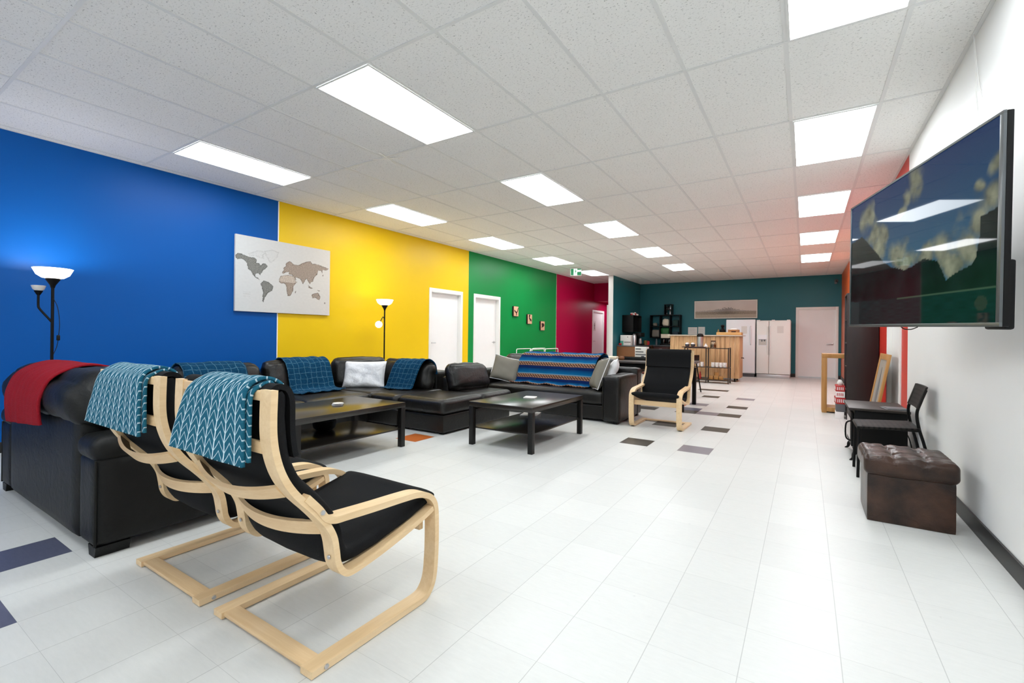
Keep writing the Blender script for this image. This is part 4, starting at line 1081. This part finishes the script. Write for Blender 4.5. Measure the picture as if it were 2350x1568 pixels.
# ---------------------------------------------------------------- by the green wall
for k, (y, lb) in enumerate(((9.63, 'white tube framed laundry hamper with cream bag, nearer the doors'), (10.37, 'white tube framed laundry hamper with cream bag, nearer the crimson wall'))):
    t = thing('laundry_hamper', lb, 'laundry hamper', (-5.72, y, 0), 0, 'laundry hampers by the green wall')
    for sx in (-1, 1):
        bm = new(); x = sx*.19; tube(bm, smooth_path([(x, -.345, 0), (x, -.345, .4), (x, -.345, .76), (x, -.335, .80), (x, -.30, .82), (x, 0, .822), (x, .30, .82), (x, .335, .80), (x, .345, .76), (x, .345, .4), (x, .345, 0)], 3), .011, 8); obj('side_tube', bm, 'white_metal', t)
    for sy in (-1, 1):
        bm = new(); tube(bm, [(-.19, sy*.345, .12), (.19, sy*.345, .12)], .009, 8); obj('cross_tube', bm, 'white_metal', t)
    bm = new(); rbox(bm, -.175, .175, -.325, .325, .14, .70, .05, 10, (.02, .02, .02), .012, k); obj('bag', bm, 'cream_fabric', t, ang=80)

# ---------------------------------------------------------------- dining corner
t = thing('dining_table', 'dark dining table behind the far sofa', 'dining table', (-2.25, 7.75, 0))
bm = new(); box(bm, -.72, .72, -.55, .55, .715, .745, .003); obj('tabletop', bm, simple('grey_edged_top', (70, 64, 62), .3), t)
bm = new(); box(bm, -.64, .64, -.47, .47, .63, .715); obj('apron', bm, 'metal_black', t)
for sx in (-1, 1):
    for sy in (-1, 1):
        bm = new(); box(bm, sx*.64-.03, sx*.64+.03, sy*.46-.03, sy*.46+.03, 0, .63, .004); obj('leg', bm, 'metal_black', t)
t = thing('serving_tray', 'long black tray lying on the dining table', 'tray', (-2.45, 7.9, .745))
bm = new(); box(bm, -.4, .4, -.2, .2, 0, .012, .003); obj('tray_base', bm, 'plastic_black', t)
bm = new(); box(bm, -.4, .4, -.2, -.188, .012, .04, .003); box(bm, -.4, .4, .188, .2, .012, .04, .003); box(bm, -.4, -.388, -.188, .188, .012, .04, .003); box(bm, .388, .4, -.188, .188, .012, .04, .003); obj('rim', bm, 'plastic_black', t)
t = thing('print_box', 'white box with grey print standing on the dining table', 'box', (-2.52, 8.2, .745), R(-12))
bm = new(); box(bm, -.115, .115, -.05, .05, 0, .22, .004); obj('carton', bm, 'paper', t)
bm = new(); 
for k in range(3): box(bm, -.1, .11-.05*k, -.0512, -.0495, .07+.05*k, .09+.05*k)
prism(bm, [(.0, .01), (.09, .01), (.07, .06), (.02, .06)], -.0512, -.0495); obj('grey_print', bm, 'plastic_grey', t)
bm = new(); rbox(bm, -.09, .09, -.06, .06, 0, .06, .02, 6); quick('cream_box', 'cream box near the left end of the dining table', 'box', bm, 'cream_fabric', (-2.83, 7.55, .745))
bm = new(); lathe(bm, [(0, 0), (.035, 0), (.05, .03), (.04, .06), (0, .065)], seg=18); quick('brown_bowl', 'small dark brown pot beside the cream box on the dining table', 'pot', bm, 'mdf', (-2.68, 7.58, .745))
def black_stool(loc, rz, label):
    t = thing('bar_stool', label, 'bar stool', loc, rz, 'black bar stools')
    bm = new(); box(bm, -.17, .17, -.17, .17, .60, .625, .01); obj('seat', bm, 'plastic_black', t)
    for sx in (-1, 1):
        for sy in (-1, 1):
            bm = new(); top = .62 if sy < 0 else .60
            tube(bm, [(sx*.2, sy*.21, 0), (sx*.14, sy*.14, .60)], .013, 8)
            if sy > 0: tube(bm, [(sx*.14, .14, .60), (sx*.15, .19, .76)], .012, 8)
            obj('leg', bm, 'metal_black', t)
    bm = new()
    for z in (.24,): 
        for a, b in (((-.18, -.184, z), (.18, -.184, z)), ((.18, -.184, z), (.18, .184, z)), ((.18, .184, z), (-.18, .184, z)), ((-.18, .184, z), (-.18, -.184, z))): tube(bm, [a, b], .009, 6)
    obj('foot_ring', bm, 'metal_black', t)
    bm = new(); box(bm, -.17, .17, .168, .192, .66, .78, .008); obj('backrest', bm, 'plastic_black', t); return t
black_stool((-2.13, 10.05, 0), R(-115), 'black low backed bar stool right of the bare armchair, near the metal rack')
black_stool((-2.1, 9.35, 0), R(-100), 'black low backed bar stool mostly behind the bare armchair')
t = thing('steel_chair', 'steel legged chair with red brown seat pushed under the dining table', 'chair', (-2.42, 8.72, 0), R(180))
bm = new(); rbox(bm, -.2, .2, -.2, .2, .44, .49, .02, 6); obj('seat', bm, simple('red_brown_vinyl', (110, 48, 34), .5), t)
for sx in (-1, 1):
    for sy in (-1, 1):
        bm = new(); tube(bm, [(sx*.19, sy*.2, 0), (sx*.175, sy*.175, .44)], .012, 8); obj('leg', bm, 'chrome', t)
bm = new(); rbox(bm, -.19, .19, -.23, -.2, .55, .7, .014, 6); obj('backrest', bm, 'plastic_black', t)
bm = new(); 
for sx in (-1, 1): tube(bm, [(sx*.15, -.19, .46), (sx*.15, -.214, .6)], .009, 8)
obj('back_stay', bm, 'chrome', t)

# ---------------------------------------------------------------- bar
BX0, BX1, BY0, BY1 = -3.2, -1.44, 13.0, 13.7
t = thing('pine_bar', 'pine plank bar counter with a pale top in front of the white fridges', 'bar counter', ((BX0+BX1)/2, BY0, 0)); hw = (BX1-BX0)/2; dp = BY1-BY0
def planks(n, x0, x1, y0, y1, z0, z1, along):
    bm = new()
    for k in range(n):
        if along == 'x': a = x0+(x1-x0)*k/n; b = x0+(x1-x0)*(k+1)/n; box(bm, a+.0025, b-.0025, y0, y1, z0, z1, .004)
        else: a = y0+(y1-y0)*k/n; b = y0+(y1-y0)*(k+1)/n; box(bm, x0, x1, a+.001, b-.001, z0, z1, .004)
    return bm
obj('front_planks', planks(15, -hw, hw, 0, .03, .09, 1.19, 'x'), 'pine', t)
obj('side_planks', planks(6, hw-.03, hw, .03, dp, .09, 1.19, 'y'), 'pine', t)
obj('side_planks', planks(6, -hw, -hw+.03, .03, dp, .09, 1.19, 'y'), 'pine', t)
bm = new(); box(bm, -hw-.06, hw+.06, -.05, dp+.04, 1.19, 1.22, .004); obj('bar_top', bm, simple('pale_bar_top', (196, 186, 170), .35), t)
bm = new(); box(bm, -hw+.03, hw-.03, .03, dp, .09, .13); obj('bottom_board', bm, 'pine_x', t)
for x, y in ((-hw+.12, .1), (hw-.12, .1), (-hw+.12, dp-.1), (hw-.12, dp-.1)):
    bm = new(); lathe(bm, [(0, -.018), (.036, -.018), (.04, -.008), (.04, .008), (.036, .018), (0, .018)], (x, y, .0405), 16, Matrix.Rotation(PI/2, 3, 'Y')); box(bm, x-.024, x+.024, y-.02, y+.02, .06, .09); obj('caster', bm, 'plastic_black', t)
bm = new(); tube(bm, [(hw, .35, .62), (hw+.06, .35, .62), (hw+.06, .35, .60)], .012, 8); obj('towel_hook', bm, 'metal_bronze', t)
zt = 1.22
t = thing('wooden_tray', 'pale wooden tray on the right end of the pine bar', 'tray', (-1.72, 13.3, zt))
bm = new(); box(bm, -.3, .3, -.2, .2, 0, .018, .003); obj('tray_base', bm, 'pine_x', t)
bm = new(); box(bm, -.3, .3, -.2, -.185, .018, .075, .003); box(bm, -.3, .3, .185, .2, .018, .075, .003); box(bm, -.3, -.285, -.185, .185, .018, .075, .003); box(bm, .285, .3, -.185, .185, .018, .075, .003); obj('rim', bm, 'pine_x', t)
bm = new(); lathe(bm, [(0, 0), (.05, 0), (.075, .07), (.07, .12), (.03, .16), (.035, .2), (.055, .235), (.02, .26), (0, .262)], seg=20); quick('black_figurine', 'black rounded figurine standing on the wooden bar tray', 'figurine', bm, 'plastic_black', (-1.9, 13.34, zt+.018))
bm = new(); lathe(bm, [(0, 0), (.025, 0), (.025, .09), (.012, .12), (.012, .14), (0, .14)], seg=14); quick('small_bottle', 'small pale bottle at the left end of the wooden bar tray', 'bottle', bm, 'olive', (-1.99, 13.22, zt+.018))
t = thing('open_carton', 'open cardboard carton on the wooden bar tray', 'carton', (-1.62, 13.3, zt+.018))
bm = new(); box(bm, -.13, .13, -.09, -.083, 0, .13); box(bm, -.13, .13, .083, .09, 0, .13); box(bm, -.13, -.123, -.083, .083, 0, .13); box(bm, .123, .13, -.083, .083, 0, .13); box(bm, -.123, .123, -.083, .083, 0, .006); obj('carton_walls', bm, 'brown_card', t)
bm = new(); box(bm, -.05, .06, -.0915, -.0895, .03, .09); obj('printed_panel', bm, 'rubber', t)
bm = new(); rbox(bm, -.1, .1, -.06, .06, .02, .16, .04, 6, (0, 0, .01)); obj('paper_contents', bm, 'paper', t, ang=80)

# metal rack in front of the bar
t = thing('metal_rack', 'dark tubular metal rack with glass shelves in front of the pine bar', 'shelf rack', (-2.13, 12.45, 0))
RX, RY = .52, .165
for x in (-RX, 0, RX):
    for y in (-RY, RY):
        bm = new(); box(bm, x-.0135, x+.0135, y-.0135, y+.0135, 0, .9); obj('post', bm, 'metal_bronze', t)
for z in (.89, .41, .09):
    bm = new()
    for y in (-RY, RY): box(bm, -RX+.0135, -.0135, y-.009, y+.009, z-.02, z); box(bm, .0135, RX-.0135, y-.009, y+.009, z-.02, z)
    for x in (-RX, 0, RX): box(bm, x-.009, x+.009, -RY+.0135, RY-.0135, z-.02, z)
    obj('rail', bm, 'metal_bronze', t)
    if z > .1:
        bm = new()
        for a, b in ((-RX+.014, -.014), (.014, RX-.014)): box(bm, a, b, -RY+.014, RY-.014, z-.0055, z-.0005)
        obj('glass_shelf', bm, 'glass', t)
    else:
        bm = new()
        for a, b in ((-RX+.014, -.014), (.014, RX-.014)): box(bm, a, b, -RY+.014, RY-.014, z-.012, z-.0005)
        obj('bottom_shelf', bm, 'metal_bronze', t)
rx, ry, rz = -2.13, 12.45, .89
t = thing('tea_tray', 'dark tray at the left of the metal rack top', 'tray', (rx-.33, ry, rz))
bm = new(); box(bm, -.27, .27, -.14, .14, 0, .02, .006); obj('tray_base', bm, 'rubber', t)
for k, dx in enumerate((-.16, -.02)):
    t = thing('cup', ['white topped cup at the outer end of the dark rack tray', 'white topped cup beside the steel air pot on the dark rack tray'][k], 'cup', (rx-.33+dx, ry-.02, rz+.02), 0, 'cups on the rack tray')
    bm = new(); lathe(bm, [(0, 0), (.035, 0), (.058, .03), (.06, .065), (.054, .065), (.05, .032), (0, .01)], seg=20); obj('bowl', bm, 'plastic_grey', t)
    bm = new(); lathe(bm, [(0, .03), (.05, .05), (.04, .1), (0, .108)], seg=20); obj('white_filling', bm, 'white', t)
t = thing('air_pot', 'tall steel air pot with black lid on the metal rack', 'air pot', (rx-.18, ry+.02, rz+.02))
bm = new(); lathe(bm, [(0, 0), (.074, 0), (.076, .01), (.076, .26), (0, .26)], seg=28); obj('body', bm, 'chrome', t)
bm = new(); lathe(bm, [(.078, .258), (.08, .3), (.06, .335), (0, .345)], seg=28); box(bm, -.03, .03, -.11, -.05, .27, .3, .01); obj('lid', bm, 'plastic_black', t)
bm = new(); lathe(bm, [(0, 0), (.045, 0), (.048, .02), (.022, .06), (.006, .09), (0, .092)], seg=18); quick('salt_pot', 'small white pointed pot right of the steel air pot', 'pot', bm, 'white', (rx+.005-.1+.06, ry-.02, rz+.02))
t = thing('glass_jar', 'glass jar with brown contents and dark lid on the metal rack', 'jar', (rx+.14, ry, rz))
bm = new(); lathe(bm, [(0, 0), (.07, 0), (.074, .01), (.074, .13), (.055, .16), (.052, .16), (.07, .128), (.07, .008), (0, .006)], seg=24); obj('glass_body', bm, 'glass', t)
bm = new(); lathe(bm, [(0, .008), (.066, .008), (.066, .085), (0, .095)], seg=20); obj('contents', bm, 'mdf', t)
bm = new(); lathe(bm, [(0, .16), (.062, .16), (.062, .182), (0, .184)], seg=20); obj('lid', bm, 'rubber', t)
PL = ['outermost white mug stack at the right end', 'second white mug stack from the right end', 'white mug stack in the middle of the right half', 'white mug stack just right of the centre post', 'white mug stack just left of the centre post', 'white mug stack at the left, behind the bar stool']
for k, x in enumerate((.42, .33, .235, .14, -.12, -.23)):
    t = thing('mug_stack', PL[k]+' of the middle rack shelf', 'mugs', (rx+x, ry-.01, .41), 0, 'white mugs on the rack')
    bm = new(); lathe(bm, [(0, 0), (.036, 0), (.046, .05), (.048, .06), (.04, .062), (.046, .11), (.043, .11), (.036, .07), (0, .066)], seg=20); obj('mugs', bm, 'white', t)
TB = [(.1, .09, 'lower left wooden block box on the bottom rack shelf'), (.22, .1, 'lower middle wooden block box on the bottom rack shelf'), (.33, .085, 'lower right wooden block box on the bottom rack shelf')]
for k, (x, h, lb) in enumerate(TB):
    bm = new(); box(bm, -.05, .05, -.05, .05, 0, h, .005); quick('wooden_box', lb, 'wooden box', bm, 'oak', (rx+x, ry, .09), (0, 0, .1*k), 'wooden boxes on the rack')
bm = new(); box(bm, -.045, .045, -.045, .045, 0, .08, .005); quick('wooden_box', 'topmost wooden block box on the bottom rack shelf', 'wooden box', bm, 'oak', (rx+.22, ry, .19), (0, 0, .4), 'wooden boxes on the rack')
bm = new(); lathe(bm, [(0, 0), (.03, 0), (.03, .1), (.015, .14), (.015, .18), (0, .18)], seg=14); quick('sauce_bottle', 'red bottle on the bottom rack shelf, left half', 'bottle', bm, 'red_p', (rx-.17, ry, .09))

# ---------------------------------------------------------------- fridges
t = thing('white_fridge', 'plain white fridge half hidden by the pine bar', 'fridge', (-1.64, 15.02, 0))
bm = new(); box(bm, -.4, .385, .05, .75, .1, 1.70, .01); obj('cabinet', bm, 'appliance', t)
bm = new(); box(bm, -.4, .385, -.01, .048, .12, 1.70, .016); f = obj('door', bm, 'appliance', t)
bm = new(); tube(bm, [(.27, -.012, 1.5), (.27, -.05, 1.47), (.27, -.05, .98), (.27, -.012, .95)], .016, 8); obj('handle', bm, 'appliance', f)
bm = new(); box(bm, .02, .17, -.0125, -.0095, 1.28, 1.5); obj('paper_note', bm, 'paper', f)
bm = new(); box(bm, -.38, .37, .07, .72, 0, .1); obj('kick_plate', bm, 'plastic_grey', t)
t = thing('double_fridge', 'white side by side fridge with dispenser between the plain fridge and the door', 'fridge', (-.79, 15.02, 0))
bm = new(); box(bm, -.43, .43, .06, .75, .1, 1.67, .01); obj('cabinet', bm, 'appliance_cream', t)
bm = new(); box(bm, -.43, -.112, -.01, .057, .12, 1.655, .016); f = obj('freezer_door', bm, 'appliance_cream', t)
bm = new(); box(bm, -.39, -.15, -.014, -.0095, .93, 1.25, .004); obj('dispenser_surround', bm, 'appliance', f)
bm = new(); box(bm, -.37, -.17, -.0155, -.0135, .95, 1.10); obj('dispenser_recess', bm, simple('dispenser_grey', (196, 194, 188), .5), f)
bm = new(); box(bm, -.37, -.17, -.019, -.0137, 1.1, 1.115); box(bm, -.3, -.27, -.019, -.0137, 1.05, 1.1); box(bm, -.24, -.2, -.019, -.0137, 1.06, 1.1); obj('dispenser_lever', bm, 'plastic_grey', f)
bm = new(); box(bm, -.104, .43, -.01, .057, .12, 1.655, .016); f2 = obj('fridge_door', bm, 'appliance_cream', t)
bm = new(); box(bm, .1, .26, -.0125, -.0095, 1.3, 1.5); obj('paper_note', bm, 'paper', f2)
for x, p in ((-.135, f), (-.08, f2)):
    bm = new(); tube(bm, [(x, -.012, 1.5), (x, -.045, 1.48), (x, -.045, .7), (x, -.012, .68)], .012, 8); obj('handle', bm, 'appliance_cream', p)
bm = new(); box(bm, -.42, .42, .01, .73, 0, .1, .004); obj('grille', bm, 'chrome', t)
for x in (-.38, 0, .38):
    bm = new(); box(bm, x-.04, x+.04, .0, .08, 1.656, 1.685, .006); obj('hinge_cover', bm, 'appliance_cream', t)

# ---------------------------------------------------------------- kitchen counter
CX0, CX1, CY0 = P1+.005, -4.36, 13.58
t = thing('kitchen_counter', 'brown board kitchen counter along the teal partition', 'counter', (CX0, CY0, 0))
bm = new(); box(bm, 0, CX1-CX0, 0, FW-CY0-.02, .1, .85, .002); obj('cabinet_body', bm, 'mdf', t)
bm = new(); box(bm, 0, CX1-CX0-.05, .03, FW-CY0-.02, 0, .1); obj('plinth', bm, 'base_black', t)
bm = new(); box(bm, 0, CX1-CX0+.02, -.02, FW-CY0-.02, .85, .88, .003); obj('worktop', bm, 'plastic_grey', t)
for k in range(2):
    y = .45+.58*k; bm = new(); box(bm, CX1-CX0, CX1-CX0+.018, y, y+.56, .12, .83, .003); f = obj('door', bm, 'dark_wood', t)
    bm = new(); tube(bm, [(CX1-CX0+.018, y+.5, .6), (CX1-CX0+.04, y+.5, .6), (CX1-CX0+.04, y+.5, .74), (CX1-CX0+.018, y+.5, .74)], .005, 6); obj('handle', bm, 'chrome', f)
t = thing('back_counter', 'dark kitchen counter under the wall cubbies on the teal wall', 'counter', (-4.33, 15.3, 0))
bm = new(); box(bm, 0, 1.5, .02, .58, .1, .85, .002); obj('cabinet_body', bm, 'dark_wood', t)
bm = new(); box(bm, 0, 1.5, .05, .58, 0, .1); obj('plinth', bm, 'base_black', t)
bm = new(); box(bm, .004, 1.52, -.01, .58, .85, .88, .003); obj('worktop', bm, 'plastic_grey', t)
for k in range(3):
    bm = new(); box(bm, .02+.49*k, .49+.49*k, 0, .0195, .12, .65, .003); obj('door', bm, 'dark_wood', t)
    bm = new(); box(bm, .02+.49*k, .49+.49*k, 0, .0195, .67, .83, .003); f = obj('drawer', bm, 'rubber', t)
    bm = new(); box(bm, .2+.49*k, .3+.49*k, -.015, -.0005, .74, .76, .003); obj('handle', bm, 'chrome', f)
zc = .88
t = thing('white_carton', 'white and green carton on the near end of the brown kitchen counter', 'carton', (-4.75, 13.85, zc), R(4))
bm = new(); box(bm, -.16, .17, -.12, .12, 0, .32, .004); obj('carton_body', bm, 'paper', t)
bm = new(); box(bm, -.161, -.06, -.122, -.1195, .0, .14); obj('green_print', bm, 'teal_p', t)
bm = new(); box(bm, -.04, .165, -.122, -.1195, .09, .11); lathe(bm, [(0, 0), (.014, 0), (.014, .002), (0, .002)], (.07, -.1205, .26), 12, Matrix.Rotation(PI/2, 3, 'X')); obj('dark_print', bm, 'metal_bronze', t)
bm = new(); rbox(bm, -.05, .05, -.04, .04, 0, .07, .015, 5); quick('red_tin', 'small red tin against the partition on the brown kitchen counter', 'tin', bm, 'red_p', (-4.9, 13.75, zc))
t = thing('coffee_maker', 'steel and black coffee maker under the black wall cubby', 'coffee maker', (-4.62, 14.6, zc))
bm = new(); box(bm, -.14, .16, -.2, .2, 0, .05, .01); box(bm, -.14, .0, -.2, .2, .05, .4, .01); box(bm, .0, .16, -.2, .2, .27, .4, .01); obj('housing', bm, 'plastic_black', t)
bm = new(); lathe(bm, [(0, .052), (.06, .052), (.065, .09), (.05, .2), (.055, .22), (0, .22)], (.07, 0, 0), 22); obj('carafe', bm, 'chrome', t)
bm = new(); lathe(bm, [(0, 0), (.07, 0), (.075, .3), (.03, .36), (0, .37)], seg=22); quick('steel_kettle', 'tall shiny steel urn beside the coffee maker', 'urn', bm, 'chrome', (-4.62, 14.2, zc))
bm = new(); lathe(bm, [(0, 0), (.055, 0), (.055, .15), (0, .155)], seg=20); quick('olive_tin', 'olive tin between the steel urn and the red canister', 'tin', bm, 'olive', (-4.5, 15.0, zc))
bm = new(); lathe(bm, [(0, 0), (.08, 0), (.09, .06), (.08, .13), (0, .15)], seg=20); quick('red_canister', 'dark red round canister on the kitchen counter corner', 'canister', bm, 'red_p', (-4.5, 15.2, zc))
t = thing('drip_machine', 'black drip coffee machine with a cream notice on its front', 'coffee machine', (-3.95, 15.55, zc))
bm = new(); box(bm, -.2, .2, -.12, .14, 0, .05, .01); box(bm, -.2, .2, .02, .14, .05, .38, .01); box(bm, -.2, .2, -.12, .02, .25, .38, .01); obj('housing', bm, 'plastic_black', t)
bm = new(); lathe(bm, [(0, .052), (.065, .052), (.075, .1), (.05, .2), (0, .2)], (-.08, -.05, 0), 20); lathe(bm, [(0, .052), (.065, .052), (.075, .1), (.05, .2), (0, .2)], (.1, -.05, 0), 20); obj('carafe', bm, 'glass_black', t)
bm = new(); box(bm, -.15, .14, -.126, -.1205, .24, .37, .001); obj('notice', bm, 'cream_fabric', t)
bm = new(); lathe(bm, [(0, 0), (.04, 0), (.04, .18), (.015, .23), (.015, .27), (0, .27)], seg=16); quick('water_bottle', 'dark glass bottle right of the drip coffee machine', 'bottle', bm, 'glass_black', (-3.6, 15.5, zc))
bm = new(); lathe(bm, [(0, 0), (.035, 0), (.035, .1), (.02, .2), (0, .22)], seg=16); quick('grey_flask', 'grey flask left of the drip coffee machine', 'flask', bm, 'plastic_grey', (-4.27, 15.5, zc))
bm = new(); box(bm, 0, .2, -.006, 0, 0, .11, .001); quick('drawer_notice', 'cream notice taped on the dark counter drawers', 'notice', bm, 'cream_fabric', (-3.62, 15.299, .70))
# wall cubbies
def cubby(name, label, loc, rz, W_, H_, D_, cols, rowsn, back):
    t = thing(name, label, 'wall shelf', loc, rz)
    for nm, b in (('top_panel', (0, W_, -D_, -.002, H_-.022, H_)), ('bottom_panel', (0, W_, -D_, -.002, 0, .022)), ('side_panel', (0, .022, -D_, -.002, .022, H_-.022)), ('side_panel', (W_-.022, W_, -D_, -.002, .022, H_-.022))):
        bm = new(); box(bm, *b, .001); obj(nm, bm, 'metal_black', t)
    for k in range(1, cols):
        bm = new(); x = W_*k/cols; box(bm, x-.009, x+.009, -D_+.004, -.002, .022, H_-.022); obj('divider', bm, 'metal_black', t)
    for k in range(1, rowsn):
        bm = new(); z = H_*k/rowsn; box(bm, .022, W_-.022, -D_+.003, -.003, z-.009, z+.009); obj('shelf', bm, 'metal_black', t)
    return t
cubby('cubby_shelf', 'black open cube shelf on the teal partition above the coffee maker', (P1, 14.05, 1.30), PI/2, .86, .54, .36, 2, 1, False)
cubby('cubby_shelf', 'black six hole cubby shelf with bags on the teal wall', (-4.53, FW, 1.12), 0, 1.0, .78, .30, 3, 2, False)
for k, (y, h, m) in enumerate(((14.15, .07, 'red_p'), (14.27, .09, 'paper'), (14.4, .08, 'white'), (14.52, .1, 'red_p'), (14.63, .08, 'paper'), (14.76, .075, 'white'))):
    nm = ['red jar nearest the room', 'pale jar second from the room', 'white jar third from the room', 'tall red jar in the middle', 'pale jar fifth from the room', 'white jar nearest the teal corner'][k]
    t = thing('spice_jar', nm+' on top of the black cube shelf', 'jar', (-4.70, y, 1.84), 0, 'jars on the black cube shelf')
    bm = new(); lathe(bm, [(0, 0), (.035, 0), (.035, h-.02), (0, h-.018)], seg=16); obj('jar_body', bm, m, t)
    bm = new(); lathe(bm, [(0, h-.018), (.033, h-.018), (.033, h), (0, h)], seg=16); obj('lid', bm, 'white' if m == 'red_p' else 'plastic_grey', t)
bm = new(); lathe(bm, [(0, 0), (.05, 0), (.06, .1), (.05, .2), (0, .24)], seg=16); quick('grey_vase', 'pale grey vase inside the black cube shelf', 'vase', bm, 'plastic_grey', (-4.75, 14.7, 1.322))
bm = new(); rbox(bm, -.13, .13, -.1, .1, 0, .26, .06, 8, (0, 0, 0), .02, 3); quick('grey_bag', 'grey bag in the lower left hole of the cubby shelf', 'bag', bm, 'grey_fabric', (-4.35, 15.74, 1.142), ang=80)
bm = new(); rbox(bm, -.14, .14, -.1, .1, 0, .32, .06, 8, (0, 0, 0), .02, 5); quick('green_bag', 'green bag in the lower middle hole of the cubby shelf', 'bag', bm, 'green_p', (-4.03, 15.74, 1.142), ang=80)
bm = new(); rbox(bm, -.12, .12, -.09, .09, 0, .25, .08, 8, (0, 0, 0), .03, 7); quick('cream_bundle', 'cream cloth bundle in the upper middle hole of the cubby shelf', 'bundle', bm, 'cream_fabric', (-4.02, 15.74, 1.52), ang=80)
bm = new(); rbox(bm, -.07, .07, -.07, .07, 0, .12, .05, 6, (0, 0, 0), .01, 9); quick('pale_cup', 'pale cup in the upper left hole of the cubby shelf', 'cup', bm, 'grey_fabric', (-4.38, 15.72, 1.52), ang=80)
bm = new(); rbox(bm, -.1, .1, -.09, .09, 0, .2, .05, 6, (0, 0, 0), .01, 11); quick('slate_bag', 'slate blue bag in the lower right hole of the cubby shelf', 'bag', bm, simple('slate_cloth', (44, 60, 70), .9), (-3.7, 15.74, 1.142), ang=80)
bm = new(); rbox(bm, -.1, .1, -.09, .09, 0, .22, .05, 6, (0, 0, 0), .01, 12); quick('slate_bag', 'slate blue bag in the upper right hole of the cubby shelf', 'bag', bm, simple('slate_cloth2', (40, 64, 62), .9), (-3.7, 15.74, 1.52), ang=80)
t = thing('bottle_rack', 'black bottle rack standing on top of the cubby shelf', 'bottle rack', (-3.93, 15.74, 1.90))
bm = new(); box(bm, -.13, .13, -.1, .1, 0, .015); box(bm, -.13, -.115, -.1, .1, .015, .36); box(bm, .115, .13, -.1, .1, .015, .36); box(bm, -.115, .115, -.1, .1, .17, .185); box(bm, -.115, .115, -.1, .1, .345, .36); obj('rack_frame', bm, 'metal_black', t)
for k, (x, z) in enumerate(((-.06, .015), (.05, .015), (-.06, .185), (.0, .185), (.06, .185))):
    bm = new(); lathe(bm, [(0, 0), (.026, 0), (.026, .09), (.01, .12), (.01, .145), (0, .145)], seg=14)
    quick('bottle', ['lower left bottle in the black bottle rack', 'lower right bottle in the black bottle rack', 'upper left bottle in the black bottle rack', 'upper middle bottle in the black bottle rack', 'upper right bottle in the black bottle rack'][k], 'bottle', bm, 'chrome' if k in (1, 4) else 'glass_black', (-3.93+x, 15.72, 1.90+z), group='bottles in the bottle rack')

# ---------------------------------------------------------------- world and view
w = bpy.data.worlds.new('world'); S.world = w; w.use_nodes = True
w.node_tree.nodes['Background'].inputs[0].default_value = (.9, .95, 1, 1); w.node_tree.nodes['Background'].inputs[1].default_value = .3
S.view_settings.view_transform = 'Standard'; S.view_settings.look = 'None'; S.view_settings.gamma = 1; S.view_settings.use_curve_mapping = False
S.view_settings.exposure = 0.5
S.cycles.max_bounces = 7; S.cycles.diffuse_bounces = 5; S.cycles.glossy_bounces = 3; S.cycles.transmission_bounces = 5
S.cycles.sample_clamp_indirect = 6.0
